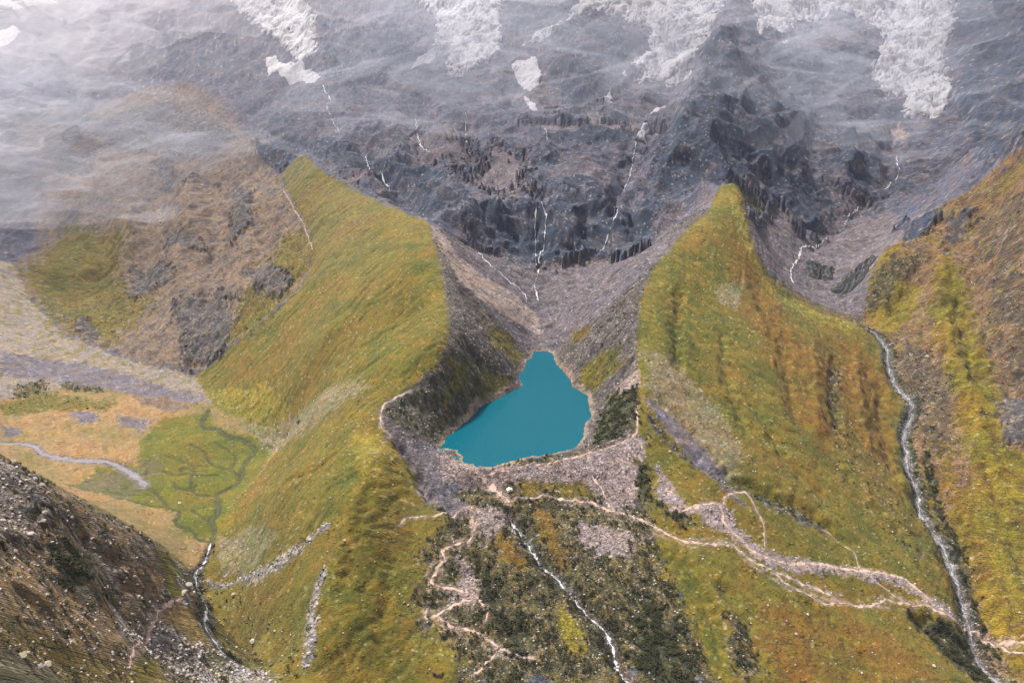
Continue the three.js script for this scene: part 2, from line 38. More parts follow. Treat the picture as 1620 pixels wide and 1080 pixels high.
const COVER = [
  ["mountain", "mountain_spur", 40, [-558,-1195,-635,-1219,-740,-1270,-877,-1349,-1027,-1484,-1108,-1594,-1353,-2074,-1551,-2418,-1649,-2724,-1562,-2875,-1381,-2918,-1185,-2854,-975,-2581,-715,-2064,-557,-1798,-480,-1620,-406,-1469,-369,-1339,-380,-1268,-419,-1216,-486,-1201]],
  ["fan", "valley_floor", 6, [-1499,-1957,-1104,-1589,-1015,-1473,-874,-1344,-735,-1260,-632,-1211,-552,-1187,-473,-1072,-473,-1045,-807,-973]],
  ["tan", "valley_floor", 6, [-857,-1020,-757,-1135,-582,-1098,-473,-1072,-363,-998,-312,-924,-334,-874,-345,-815,-355,-767,-348,-723,-360,-681,-387,-690,-445,-711,-523,-761,-620,-841,-381,-443]],
  ["grass", "moraine_left", 5, [-522,-1823,-401,-1627,-323,-1511,-226,-1380,-141,-1253,-119,-1152,-102,-1061,-92,-986,-82,-916,-78,-862,-90,-819,-119,-788,-144,-768,-150,-753,-144,-737,-127,-722,-110,-705,-97,-689,-59,-657,-44,-617,-42,-584,-40,-535,-26,-473,-213,-441,-237,-475,-255,-493,-268,-513,-349,-691,-350,-729,-357,-774,-349,-825,-337,-882,-328,-957,-373,-998,-470,-1063,-555,-1188,-485,-1198,-418,-1212,-377,-1261,-368,-1337,-409,-1474,-486,-1632,-551,-1783]],
  ["inner", "lake_basin", 4, [-141,-1253,-119,-1152,-102,-1061,-92,-986,-82,-916,-78,-862,-90,-819,-119,-788,-144,-768,-150,-753,-144,-737,-127,-722,-110,-705,-81,-682,-34,-697,28,-720,85,-725,113,-726,137,-736,148,-781,155,-823,165,-881,176,-950,196,-1021,235,-1111,280,-1171,332,-1242,301,-1288,240,-1241,210,-1257,157,-1266,45,-1267,-11,-1269,-78,-1267,-115,-1255]],
  ["grass", "moraine_right", 5, [444,-1468,388,-1221,382,-1141,399,-1115,425,-1099,494,-1088,582,-1118,567,-1037,557,-1002,553,-960,558,-932,545,-905,522,-871,511,-838,497,-780,488,-718,490,-694,484,-659,477,-628,470,-602,457,-556,457,-531,169,-476,166,-537,152,-587,140,-630,133,-671,138,-735,148,-781,155,-823,165,-881,176,-950,196,-1021,235,-1111,280,-1171,335,-1235]],
  ["heath", "outlet_slope", 26, [-110,-705,-81,-684,-34,-696,28,-718,84,-722,112,-724,137,-735,133,-671,140,-630,152,-587,166,-537,169,-476,-47,-475,-51,-490,-44,-511,-68,-524,-84,-545,-83,-576,-74,-603,-70,-631,-79,-663,-97,-689]],
  ["brown", "near_hillside", 6, [-801,-771,-368,-466,-349,-472,-325,-479,-304,-493,-288,-507,-368,-676,-266,-496,-251,-471,-218,-420,-278,-224]],
  ["scree", "scree_basin", 8, [444,-1468,404,-1261,390,-1154,412,-1129,458,-1134,555,-1179,589,-1138,592,-1165,609,-1196,638,-1227,677,-1250,725,-1271,785,-1542,659,-1560,511,-1485,485,-1494]],
  ["gbrown", "right_hillside", 6, [552,-1087,592,-1165,609,-1196,638,-1227,677,-1250,732,-1265,788,-1249,821,-1211,888,-1189,828,-990,532,-502,460,-522,459,-556,458,-573,470,-602,478,-628,486,-661,493,-697,490,-720,490,-752,499,-782,506,-821,512,-838,524,-873,546,-905,560,-935,554,-962,559,-1005,570,-1040,569,-1075]],
  ["olive", "", 34, [-1091,-1569,-1266,-2056,-961,-1806,-889,-1609,-729,-1418,-760,-1312,-881,-1356]],
  ["rockb", "", 22, [-1446,-2729,-1273,-2770,-987,-2490,-780,-2120,-871,-2110,-1104,-2306,-1340,-2454]],
  ["olive", "", 26, [-532,-1192,-419,-1216,-369,-1339,-411,-1477,-477,-1498,-486,-1326,-533,-1251]],
  ["dry", "", 30, [-551,-1783,-509,-1776,-323,-1511,-251,-1388,-239,-1240,-286,-1188,-344,-1246,-366,-1342,-417,-1494]],
  ["heath", "", 8, [-836,-1127,-803,-1159,-741,-1070,-751,-1036,-796,-1063]],
  ["heath", "", 8, [-783,-1171,-707,-1162,-675,-1109,-756,-1124]],
  ["scree", "", 8, [-927,-1240,-777,-1229,-503,-1109,-508,-1072,-642,-1116,-814,-1159,-881,-1165]],
  ["scree", "", 6, [-693,-1040,-657,-1046,-628,-1009,-666,-1008]],
  ["scree", "", 6, [-617,-1035,-555,-1018,-551,-979,-595,-1001]],
  ["scree", "", 6, [-765,-985,-733,-984,-732,-960,-746,-955]],
  ["olive", "", 8, [-821,-1042,-786,-1111,-645,-1081,-640,-1051,-728,-1047,-790,-1023]],
  ["mudb", "", 5, [-620,-1097,-575,-1117,-514,-1060,-538,-1046,-589,-1070]],
  ["meadow", "", 6, [-547,-970,-541,-1029,-478,-1045,-449,-1004,-389,-984,-346,-968,-340,-876,-351,-819,-358,-772,-351,-727,-391,-732,-426,-774,-483,-793,-564,-814,-571,-882,-519,-891]],
  ["mudg", "", 5, [-519,-891,-507,-912,-483,-902,-475,-870,-494,-856]],
  ["mudg", "", 6, [-558,-805,-569,-878,-515,-865,-478,-828,-488,-789]],
  ["tan", "", 5, [-503,-764,-464,-779,-418,-785,-409,-752,-359,-732,-349,-709,-360,-681,-387,-693,-437,-728]],
  ["tan", "", 5, [-268,-463,-264,-491,-246,-476,-245,-457,-254,-447]],
  ["meadow", "", 4, [-358,-677,-346,-679,-261,-498,-264,-485,-271,-469]],
  ["lush", "", 16, [-170,-1135,-115,-1078,-87,-912,-92,-823,-148,-787,-189,-798,-227,-900,-188,-980]],
  ["yellow", "", 12, [-507,-1120,-394,-1077,-260,-883,-325,-970,-397,-1011,-464,-1062]],
  ["stony", "", 8, [-419,-1018,-315,-972,-201,-860,-176,-813,-249,-838,-267,-840,-391,-990]],
  ["lush", "", 10, [-200,-739,-135,-649,-123,-566,-95,-521,-91,-482,-151,-471,-155,-555,-199,-642]],
  ["yellow", "", 10, [-176,-730,-144,-731,-116,-699,-104,-652,-133,-636,-155,-659]],
  ["stony", "", 6, [-350,-739,-296,-715,-245,-650,-277,-653,-332,-687]],
  ["olive", "", 10, [-345,-675,-271,-631,-211,-545,-176,-469,-214,-451,-248,-491]],
  ["stones", "", 3, [-349,-680,-294,-663,-243,-625,-221,-617,-180,-606,-176,-599,-215,-605,-233,-607,-267,-631,-292,-657,-347,-674]],
  ["stones", "", 3, [-175,-563,-167,-556,-172,-544,-174,-526,-168,-499,-169,-480,-176,-483,-177,-502,-186,-536,-181,-553]],
  ["stones", "", 5, [-276,-507,-355,-682,-266,-507,-265,-484]],
  ["stones", "", 6, [-251,-454,-236,-482,-198,-473,-189,-459,-225,-422]],
  ["scree", "", 8, [-130,-1249,-77,-1258,-11,-1267,45,-1264,156,-1264,210,-1252,233,-1206,282,-1180,233,-1100,178,-1049,130,-1026,77,-1047,49,-1060,19,-1043,-29,-1048,-87,-1085]],
  ["tanscree", "", 4, [-140,-1249,-121,-1244,-92,-1185,-42,-1170,10,-1165,43,-1135,46,-1095,28,-1093,-10,-1081,-48,-1057,-79,-1057,-110,-1139]],
  ["olive", "", 6, [-49,-990,-10,-1041,17,-1027,5,-971,-26,-932]],
  ["rust", "", 5, [92,-1056,117,-1025,110,-1005,89,-1024]],
  ["scrub", "", 7, [-77,-858,-42,-908,-4,-913,-8,-894,-40,-853,-74,-771,-87,-749,-114,-739,-139,-746,-145,-762,-119,-786,-90,-818]],
  ["olive", "", 7, [-41,-889,-9,-911,-4,-899,-33,-864,-47,-859]],
  ["olive", "", 6, [-75,-853,-53,-877,-59,-837,-80,-805,-74,-830]],
  ["scree", "", 6, [-142,-749,-120,-735,-87,-744,-52,-704,-27,-697,-34,-687,-81,-687,-111,-709,-133,-723]],
  ["olive", "", 6, [96,-936,138,-912,141,-868,123,-874,108,-880,86,-913]],
  ["thicket", "", 5, [118,-833,151,-802,138,-742,106,-732,91,-734,95,-757,106,-794]],
  ["tanscree", "", 3, [156,-829,153,-800,133,-808,128,-827]],
  ["pscree", "", 4, [-86,-738,-52,-707,-20,-694,35,-714,84,-720,137,-736,146,-726,142,-684,125,-658,102,-657,81,-684,48,-694,14,-683,-27,-681,-75,-691]],
  ["olive", "", 5, [48,-691,78,-687,86,-673,67,-667,47,-679]],
  ["pscree", "", 6, [-42,-652,-13,-653,-6,-629,-19,-609,-35,-624]],
  ["pscree", "", 8, [68,-636,96,-636,126,-620,111,-601,80,-595,65,-609]],
  ["pscree", "", 6, [-55,-598,-33,-584,-26,-558,-41,-547,-62,-560,-48,-575]],
  ["scree", "", 5, [-103,-698,-75,-687,-43,-657,-45,-643,-79,-654,-99,-665]],
  ["rust", "", 6, [-19,-623,-3,-614,15,-585,0,-580,-12,-595]],
  ["rust", "", 6, [23,-656,39,-651,44,-616,54,-585,43,-592,28,-622]],
  ["yellow", "", 6, [46,-538,61,-520,62,-496,49,-497,39,-521]],
  ["olive", "", 8, [7,-686,41,-686,27,-670,8,-668]],
  ["lush", "", 8, [139,-620,171,-593,192,-549,198,-503,180,-476,164,-525,150,-574]],
  ["heath", "", 8, [198,-550,218,-535,218,-497,197,-480,188,-508]],
  ["thicket", "", 8, [112,-565,140,-550,151,-520,154,-479,103,-466,106,-519]],
  ["thicket", "", 6, [-31,-596,-12,-562,11,-518,21,-485,5,-496,-17,-544,-33,-584]],
  ["thicket", "", 5, [135,-712,147,-694,145,-662,164,-654,185,-633,173,-633,144,-655,136,-678]],
  ["pscree", "", 4, [157,-697,168,-682,180,-653,188,-646,168,-643,152,-665]],
  ["yellow", "", 10, [443,-1464,399,-1249,386,-1150,410,-1123,472,-1113,553,-1081,510,-1050,442,-1059,388,-1081,369,-1135,359,-1223]],
  ["scrub", "", 6, [448,-1468,495,-1477,518,-1484,473,-1401,387,-1207]],
  ["lush", "", 14, [186,-985,263,-1108,331,-1099,286,-950,245,-843,191,-817,170,-878]],
  ["rust", "", 14, [358,-950,498,-1045,553,-1009,533,-910,498,-831,423,-749,359,-767,340,-834]],
  ["rust", "", 12, [359,-1223,364,-1112,403,-1064,405,-951,350,-922,329,-1049]],
  ["heath", "", 5, [444,-951,471,-974,431,-877,419,-831,401,-812,411,-865]],
  ["stony", "", 8, [299,-1045,350,-1072,329,-1013,301,-1010]],
  ["stony", "", 10, [166,-854,199,-862,244,-803,265,-734,232,-690,205,-732,161,-771]],
  ["scree", "", 4, [157,-784,183,-768,213,-735,229,-709,237,-684,242,-663,228,-674,206,-700,187,-728,166,-756]],
  ["scrub", "", 4, [151,-763,177,-734,212,-697,260,-692,308,-685,338,-668,322,-661,277,-674,231,-686,193,-705,163,-733]],
  ["pscree", "", 4, [190,-653,225,-662,229,-639,247,-620,287,-618,335,-622,392,-629,421,-617,464,-605,438,-596,394,-618,339,-615,282,-604,243,-602,222,-623,192,-633]],
  ["rust", "", 12, [243,-559,313,-564,362,-548,392,-513,238,-489,213,-517]],
  ["thicket", "", 5, [388,-589,404,-588,456,-590,457,-572,454,-550,460,-531,441,-531,412,-546]],
  ["mudb", "", 8, [442,-689,466,-684,454,-667,428,-660]],
  ["olive", "", 10, [433,-878,458,-756,466,-676,428,-660,401,-715,377,-774]],
  ["yellowg", "", 8, [708,-1184,711,-1108,680,-1006,646,-890,620,-812,630,-765,485,-517,479,-552,485,-607,505,-682,517,-749,559,-776,574,-835,599,-921,627,-1027,672,-1131]],
  ["yellowg", "", 7, [597,-1185,643,-1186,663,-1141,630,-1102,574,-1060,585,-1114]],
  ["yellowg", "", 6, [651,-1255,669,-1231,625,-1190,600,-1181,606,-1205]],
  ["heath", "", 6, [621,-1215,664,-1207,671,-1188,615,-1155,593,-1159,595,-1174]],
  ["browna", "", 8, [598,-1050,619,-999,595,-896,553,-822,541,-848,560,-943,565,-995]],
  ["rust", "", 10, [555,-843,542,-742,523,-678,514,-614,515,-663,522,-730,522,-789]],
  ["thicket", "", 4, [536,-849,530,-807,515,-760,513,-732,509,-689,495,-643,487,-603,477,-563,471,-567,479,-604,486,-636,499,-683,500,-721,506,-772]],
  ["lush", "", 6, [510,-811,513,-790,503,-735,504,-707,497,-708,494,-745,496,-773]],
  ["rockb", "", 8, [636,-871,681,-871,643,-801,612,-810]],
  ["browna", "", 14, [764,-1210,800,-1155,762,-1037,737,-1077]],
  ["browna", "", 14, [730,-1096,755,-1021,728,-960,701,-984,705,-1042]],
  ["browna", "", 12, [697,-975,728,-960,681,-871,669,-890]],
  ["rockb", "", 12, [734,-1227,767,-1218,748,-1191,720,-1190]],
  ["tanb", "", 8, [-288,-307,-282,-353,-264,-362,-249,-377,-227,-358,-238,-235]],
  ["rockn", "", 8, [-381,-453,-356,-465,-324,-450,-302,-395,-293,-352,-305,-346]],
  ["rockn", "", 7, [-324,-450,-303,-449,-285,-448,-293,-435,-308,-432]],
  ["thicketb", "", 7, [-302,-395,-295,-409,-287,-423,-273,-419,-260,-386,-273,-378,-286,-369]],
  ["stones", "", 6, [-263,-381,-274,-447,-258,-454,-235,-445,-225,-422,-254,-422,-253,-384]],
  ["yellowg", "", 4, [-240,-366,-243,-397,-229,-373,-231,-350]],
  ["scree", "", 34, [-28,-1668,27,-1587,42,-1384,-12,-1391,-89,-1492,-159,-1560,-92,-1560]],
  ["scree", "", 34, [143,-1929,286,-1821,345,-1730,327,-1706,128,-1709,30,-1789]],
  ["scree", "", 34, [-231,-1856,-139,-1865,-69,-1636,-162,-1595,-246,-1722]],
  ["scree", "", 30, [566,-1583,726,-1633,817,-1615,772,-1572,581,-1532]],
  ["rockd", "", 12, [-801,-2369,-735,-2308,-604,-2059,-611,-2031,-780,-2302]],
  ["rockd", "", 12, [-732,-2146,-613,-1989,-492,-1899,-425,-1849,-349,-1784,-262,-1678,-185,-1596,-122,-1540,-136,-1514,-220,-1561,-281,-1571,-338,-1628,-395,-1734,-514,-1853,-617,-1940]],
  ["rockd", "", 10, [-678,-1977,-591,-1905,-533,-1854,-551,-1795,-608,-1866]],
  ["rockd", "", 10, [-224,-1553,-168,-1530,-119,-1434,-121,-1338,-156,-1320,-185,-1406]],
  ["rockd", "", 14, [-111,-1385,-57,-1349,36,-1355,103,-1359,160,-1370,255,-1370,271,-1353,222,-1213,153,-1276,98,-1262,48,-1263,-10,-1272,-64,-1272,-83,-1295]],
  ["rockd", "", 10, [41,-1564,95,-1573,82,-1509,44,-1499]],
  ["rockd", "", 10, [29,-1472,89,-1447,133,-1383,104,-1376,61,-1402]],
  ["rockd", "", 8, [112,-1433,169,-1412,156,-1384,120,-1400]],
  ["rockd", "", 10, [-2,-1894,84,-1842,182,-1833,171,-1770,107,-1788,11,-1821]],
  ["rockd", "", 10, [45,-1749,297,-1718,291,-1672,210,-1653,129,-1673,66,-1679]],
  ["rockd", "", 10, [237,-1893,297,-1873,268,-1757,213,-1787]],
  ["rockd", "", 14, [140,-2159,229,-2146,256,-2065,226,-1964,167,-1876,130,-1879,138,-1998]],
  ["rockd", "", 14, [774,-1829,880,-1885,875,-1801,810,-1673,754,-1652,741,-1716]],
  ["rockd", "", 10, [852,-1685,928,-1732,887,-1624,834,-1594]],
  ["rockd", "", 16, [517,-1587,641,-1679,663,-1655,697,-1576,621,-1469,568,-1441,561,-1524,479,-1487]],
  ["rockd", "", 8, [395,-1245,532,-1508,518,-1461,405,-1240]],
  ["rockd", "", 10, [979,-2062,1054,-2057,994,-1950,936,-1938]],
  ["rockd", "", 14, [1090,-1805,1150,-1815,1217,-1781,820,-1209,802,-1275,1050,-1702]],
  ["rockd", "", 8, [727,-1369,723,-1265,726,-1236,672,-1222]],
  ["rockd", "", 26, [616,-2281,690,-2249,795,-2254,978,-2348,1086,-2331,1003,-2198,868,-2079,768,-1887,687,-1811,712,-1767,566,-1583,465,-1472,376,-1425,269,-1356,267,-1419,332,-1653,413,-1824,491,-2023]],
  ["rockd", "", 24, [1406,-2559,1552,-2343,882,-1257,1157,-1826,1088,-1807,1138,-2001,1215,-2188]],
  ["rockd", "", 24, [114,-2385,235,-2472,357,-2361,382,-2249,305,-2159,210,-2161,132,-2169]],
  ["rockd", "", 24, [-22,-2784,192,-2732,171,-2551,77,-2425,-19,-2441]],
  ["rockd", "", 22, [-668,-2789,-354,-2611,-250,-2388,-313,-2271,-450,-2197,-573,-2434]],
  ["rockb", "", 10, [-829,-1707,-742,-1653,-652,-1542,-694,-1546,-789,-1645]],
  ["rockb", "", 12, [-887,-1654,-769,-1578,-700,-1475,-755,-1451,-804,-1476]],
  ["rockb", "", 12, [-671,-1384,-608,-1397,-538,-1335,-506,-1264,-506,-1193,-581,-1216,-632,-1313]],
  ["rockb", "", 10, [-525,-1408,-469,-1379,-406,-1312,-415,-1258,-472,-1307]],
  ["rockb", "", 12, [-1076,-2222,-1018,-2239,-925,-2046,-994,-2090]],
  ["rockb", "", 12, [-989,-2100,-747,-1876,-827,-1900,-947,-2015]],
  ["rockb", "", 12, [-697,-1837,-626,-1776,-571,-1578,-603,-1532,-656,-1713]],
  ["rockb", "", 16, [-2014,-3117,-1796,-3044,-1504,-2767,-1502,-2560,-1685,-2602]],
  ["rockb", "", 14, [-1533,-2540,-1381,-2507,-1305,-2293,-1432,-2367]],
  ["rockb", "", 8, [-878,-1423,-804,-1340,-799,-1306,-863,-1369]],
  ["scree", "", 8, [697,-2238,995,-2460,1099,-2393,1078,-2362,795,-2254,710,-2218]],
  ["tanscree", "", 5, [950,-1937,988,-1951,999,-1901,956,-1893]]];
const LINES = {
  footpath: [
    [2.6, "", [35,-672,60,-670,86,-663,105,-654,123,-645,139,-636,152,-626,170,-616,190,-613,224,-612,236,-603,254,-597]],
    [3.2, "", [175,-646,189,-652,217,-656,217,-638,229,-625,239,-614,259,-609,280,-612,309,-619,337,-621,358,-624,394,-628,407,-626,418,-615,434,-602,457,-600,476,-605,481,-596,491,-586,504,-576,517,-560]],
    [2.6, "", [254,-597,274,-594,300,-592,322,-583,354,-587,377,-599,398,-598,418,-602,436,-597,462,-601]],
    [2.2, "", [255,-595,271,-585,288,-582,307,-578,322,-583]],
    [1.8, "", [222,-658,224,-668,248,-680,254,-677,257,-663,260,-645,255,-623]],
    [2, "", [490,-584,491,-573,500,-560]],
    [1.3, "", [336,-669,357,-649,358,-625]],
    [1.6, "", [358,-624,372,-613,393,-601,398,-598]],
    [2.4, "", [-41,-654,-43,-643,-36,-631,-44,-619,-56,-611,-68,-601,-66,-595,-72,-582,-75,-569,-55,-565,-33,-557,-52,-550,-69,-537]],
    [2.4, "", [-76,-546,-78,-536,-69,-537,-58,-530,-32,-522,-17,-511,-9,-505,11,-500,18,-495]],
    [1.8, "", [-9,-505,-22,-493,-34,-482]],
    [1.6, "", [-33,-557,-23,-542,-24,-530]],
    [1.7, "", [-112,-616,-102,-632,-82,-639,-61,-649,-43,-654]],
    [6, "", [-34,-690,-27,-684,-19,-676,-11,-668,-2,-659]],
    [1.8, "", [3,-663,24,-666,35,-672]],
    [2, "", [86,-695,96,-678,103,-655]],
    [1.8, "", [146,-772,143,-760,142,-747,137,-735,124,-730,105,-723,84,-721,49,-715,14,-705,-7,-694,-20,-689,-33,-690]],
    [1.8, "", [-119,-788,-144,-768,-149,-753,-145,-736,-132,-727]],
    [1.5, "", [137,-735,141,-727,145,-715]],
    [1.6, "", [-528,-1702,-471,-1583,-424,-1486,-377,-1359]],
    [1.6, "", [-237,-356,-246,-378,-267,-430,-269,-442,-268,-462,-266,-486]]],
  stream: [
    [3.4, "outlet", [-4,-650,0,-644,1,-639,7,-632,9,-625,14,-617,18,-608,23,-602,30,-592,44,-576,53,-562,60,-549,68,-539,84,-525,88,-508,89,-488,98,-467,103,-461]],
    [7.5, "right", [552,-1087,568,-1075,569,-1040,558,-1005,554,-962,559,-935,545,-905,523,-873,511,-838,505,-821,498,-782,489,-751,489,-720,492,-697,485,-661,477,-628,470,-602,458,-573,457,-556,462,-540,461,-527]],
    [2.6, "left", [-356,-732,-353,-702,-354,-681,-348,-665,-332,-642,-260,-508,-253,-486,-245,-481,-237,-475,-231,-478]]],
  river: [
    [9, "", [-743,-926,-735,-938,-692,-939,-661,-914,-608,-899,-565,-898,-534,-883,-508,-863,-482,-840]]],
  channel: [
    [5, "", [-483,-1053,-478,-1014,-470,-1004,-451,-1004,-431,-987,-401,-976,-382,-960,-375,-943,-380,-918,-372,-884,-370,-857,-385,-830,-374,-805,-368,-783,-370,-769,-361,-756,-356,-732]],
    [2.4, "", [-466,-948,-445,-937,-434,-922,-420,-906,-392,-897,-373,-877]],
    [2.2, "", [-477,-878,-451,-870,-456,-890,-440,-885,-427,-874,-405,-881]],
    [2.4, "", [-451,-851,-439,-837,-419,-834,-411,-828,-385,-828]],
    [2.2, "", [-451,-870,-438,-875,-428,-852,-417,-833]],
    [2, "", [-400,-791,-382,-775,-370,-767]],
    [1.8, "", [-439,-965,-415,-950,-400,-936,-392,-904]],
    [1.8, "", [-379,-952,-362,-957,-347,-945]],
    [1.8, "", [-491,-917,-466,-908,-449,-900,-424,-901]],
    [2.6, "", [-482,-840,-476,-835,-452,-815,-433,-793,-415,-782,-407,-757,-398,-751,-385,-750,-373,-736,-356,-732]],
    [1.8, "", [-483,-793,-458,-789,-431,-790]]],
  waterfall: [
    [2.6, "", [55,-1365,62,-1345,60,-1322,57,-1303,49,-1286,50,-1263,44,-1239,40,-1203,45,-1170]],
    [2.2, "", [46,-1359,44,-1346,43,-1323,43,-1300,42,-1280,44,-1248]],
    [2, "", [189,-1379,195,-1352,187,-1330,180,-1312,167,-1292,152,-1274]],
    [1.8, "", [273,-1659,242,-1531,218,-1446]],
    [3, "", [-348,-1776,-310,-1665,-271,-1591,-255,-1553]],
    [3, "", [951,-1854,915,-1764,887,-1719,845,-1679]],
    [3.4, "", [646,-1485,609,-1442,566,-1403,544,-1356,510,-1300,497,-1250]],
    [2.4, "", [771,-1614,718,-1561,698,-1526]],
    [2.2, "", [-567,-2314,-512,-2171,-507,-2099,-454,-1973,-439,-1922]],
    [1.4, "", [-67,-1270,-40,-1230,-11,-1206,18,-1183,26,-1162]],
    [2.4, "", [-115,-1911,-107,-1755,-94,-1669]],
    [2, "", [-250,-1956,-217,-1791,-185,-1701]],
    [2, "", [73,-1758,78,-1655]]]};
const ICE = [
  ["glacier", 14, [-1328,-3634,-1184,-3386,-1124,-3289,-974,-3082,-865,-2922,-814,-2832,-741,-2703,-692,-2648,-662,-2654,-716,-2874,-726,-2958,-835,-3175,-921,-3385]],
  ["snowfield", 6, [-884,-2810,-837,-2782,-796,-2714,-767,-2716,-703,-2638,-589,-2414,-608,-2382,-686,-2474,-763,-2583,-802,-2675,-840,-2682]],
  ["glacier", 16, [-354,-2940,-331,-2806,-259,-2666,-241,-2564,-237,-2420,-185,-2363,-197,-2209,-103,-2230,-37,-2329,-36,-2534,-42,-2692,-44,-2822]],
  ["snowfield", 4, [-237,-2420,-266,-2394,-307,-2325,-270,-2334,-229,-2370]],
  ["snowfield", 6, [59,-2292,72,-2220,83,-2138,68,-2078,50,-2028,33,-2044,22,-2107,12,-2170,-4,-2225,27,-2237]],
  ["snowfield", 3, [33,-1996,46,-1984,62,-1887,47,-1889]],
  ["glacier", 18, [32,-2386,67,-2407,122,-2428,179,-2511,220,-2621,257,-2755,752,-2687,681,-2526,589,-2319,517,-2148,475,-2078,441,-1998,401,-2020,375,-2069,328,-2039,348,-2114,309,-2149,349,-2164,388,-2226,409,-2328,403,-2380,366,-2424,316,-2502,246,-2528,191,-2487,121,-2400,89,-2362]],
  ["glacier", 18, [792,-2683,756,-2531,712,-2322,709,-2262,771,-2322,793,-2313,884,-2437,988,-2483,1064,-2508,1120,-2425,1113,-2370,1070,-2290,1015,-2207,1017,-2116,1060,-2082,1020,-1979,1059,-1982,1076,-1931,1149,-2018,1206,-2192,1285,-2307,1364,-2470,1419,-2590]],
  ["snowfield", 2, [234,-1967,253,-1988,259,-1973,237,-1947]],
  ["snowfield", 2, [238,-1911,248,-1929,251,-1902]],
  ["snowfield", 2.5, [284,-1722,304,-1758,315,-1758,303,-1718]],
  ["snowfield", 2.5, [336,-1850,367,-1895,386,-1910,368,-1873,336,-1821]],
  ["snowfield", 2.5, [295,-2086,305,-2113,306,-2082]],
  ["snowfield", 2.5, [776,-2268,798,-2290,801,-2280,778,-2260]],
  ["snowfield", 8, [-3107,-4690,-2575,-4406,-2327,-4108,-2544,-4217,-2779,-4343,-2831,-4194]],
  ["snowfield", 6, [-2715,-4048,-2608,-4157,-2508,-4046,-2539,-3958,-2611,-3867]]];
const RAVINES = [
  [8, 24, [568,-1075,569,-1040,558,-1005,554,-962,559,-935,545,-905,523,-873,511,-838,505,-821,498,-782,489,-751,489,-720,492,-697,485,-661,477,-628,470,-602,458,-573,457,-556,461,-527]],
  [7, 17, [-13,-674,-4,-650,1,-639,9,-625,19,-608,30,-592,44,-576,60,-549,84,-525,89,-488,103,-461]],
  [5, 13, [146,-772,177,-734,212,-697,260,-692,308,-685,338,-668,372,-647]],
  [3, 11, [158,-794,183,-768,213,-735,237,-684]],
  [6, 14, [-81,-687,-41,-617,-27,-583,-6,-537,21,-480]],
  [7, 10, [-133,-728,-110,-702,-79,-659]],
  [6, 11, [476,-1002,433,-909,417,-859,403,-804]],
  [5, 15, [395,-1013,361,-894,346,-789]],
  [6, 13, [535,-983,496,-884,467,-770]],
  [4, 12, [373,-809,405,-725,442,-673]],
  [3.5, 11, [289,-856,315,-751,354,-691]],
  [4, 14, [368,-1104,372,-1013,365,-930]],
  [-5, 16, [441,-1014,402,-892,375,-792]],
  [-5, 14, [519,-1034,482,-930,444,-797]],
  [4, 12, [252,-1047,218,-920,205,-824]],
  [3.5, 13, [294,-980,271,-851,278,-757]],
  [3, 10, [150,-613,177,-561,186,-502]],
  [4, 11, [195,-587,213,-540,215,-486]],
  [3, 10, [269,-584,307,-550,331,-507]],
  [7, 11, [388,-589,428,-576,457,-566]],
  [8, 14, [546,-858,515,-760,508,-681,490,-613,476,-552]],
  [9, 20, [696,-1191,648,-1150,600,-1126]],
  [-8, 22, [714,-1201,668,-1106,629,-975,596,-835,572,-733]],
  [8, 22, [749,-1172,709,-1076,677,-951,655,-850]],
  [7, 18, [709,-1144,669,-1018,634,-897]],
  [5, 12, [589,-806,564,-718,545,-627]],
  [2.2, 8, [-107,-991,-150,-971,-221,-955]],
  [2.2, 8, [-136,-866,-187,-875,-278,-951]],
  [2.2, 8, [-207,-1109,-238,-1057,-278,-1052]],
  [2.2, 8, [-176,-730,-215,-706,-281,-721]],
  [2.2, 8, [-140,-645,-149,-584,-151,-530]],
  [2.2, 8, [-184,-636,-207,-616,-212,-578]],
  [2.2, 8, [-115,-594,-114,-542,-114,-497]],
  [16, 60, [-1000,-2128,-873,-1757,-819,-1509]],
  [14, 48, [-727,-1849,-601,-1461,-589,-1290]],
  [16, 60, [-1246,-2176,-979,-1738,-925,-1558]],
  [-16, 55, [-905,-2100,-736,-1633,-696,-1403]],
  [-14, 50, [-1093,-2080,-920,-1713,-833,-1466]],
  [12, 40, [-585,-1756,-508,-1490,-486,-1326]],
  [-38, 95, [652,-2279,504,-1936,389,-1668,307,-1441]],
  [22, 48, [359,-1809,269,-1585,211,-1410,164,-1287]],
  [12, 24, [55,-1406,49,-1272]],
  [16, 36, [-398,-1912,-323,-1699,-251,-1544,-135,-1299]],
  [18, 50, [-116,-1963,-90,-1640,-30,-1379]],
  [16, 42, [1000,-1949,928,-1807,825,-1651,685,-1519,533,-1362]],
  [-34, 85, [161,-2229,192,-2049,147,-1878]],
  [-24, 55, [838,-1879,777,-1673]],
  [-30, 70, [683,-1881,585,-1653,535,-1564]],
  [-22, 55, [-171,-1543,-106,-1370,-34,-1299]],
  [-20, 50, [1214,-1993,1127,-1847,813,-1315]],
  [18, 50, [-276,-2109,-211,-1734,-157,-1534]],
  [-12, 26, [-12,-1361,-11,-1278]],
  [-12, 24, [111,-1359,107,-1277]],
  [9, 16, [-58,-1350,-39,-1285]],
  [9, 16, [135,-1365,133,-1277]],
  [9, 16, [224,-1374,208,-1276]],
  [5, 14, [-85,-1059,-41,-1015,-9,-967]],
  [5, 14, [-66,-894,-33,-894]],
  [5, 14, [165,-1018,122,-952,99,-920]],
  [5, 14, [156,-864,130,-837]],
  [4, 10, [-111,-778,-69,-801]],
  [8, 16, [-324,-450,-304,-444,-278,-430]],
  [7, 16, [-325,-411,-289,-379,-259,-368]],
  [6, 14, [-270,-330,-250,-331]],
  [-8, 18, [-330,-435,-300,-418,-266,-397]]];
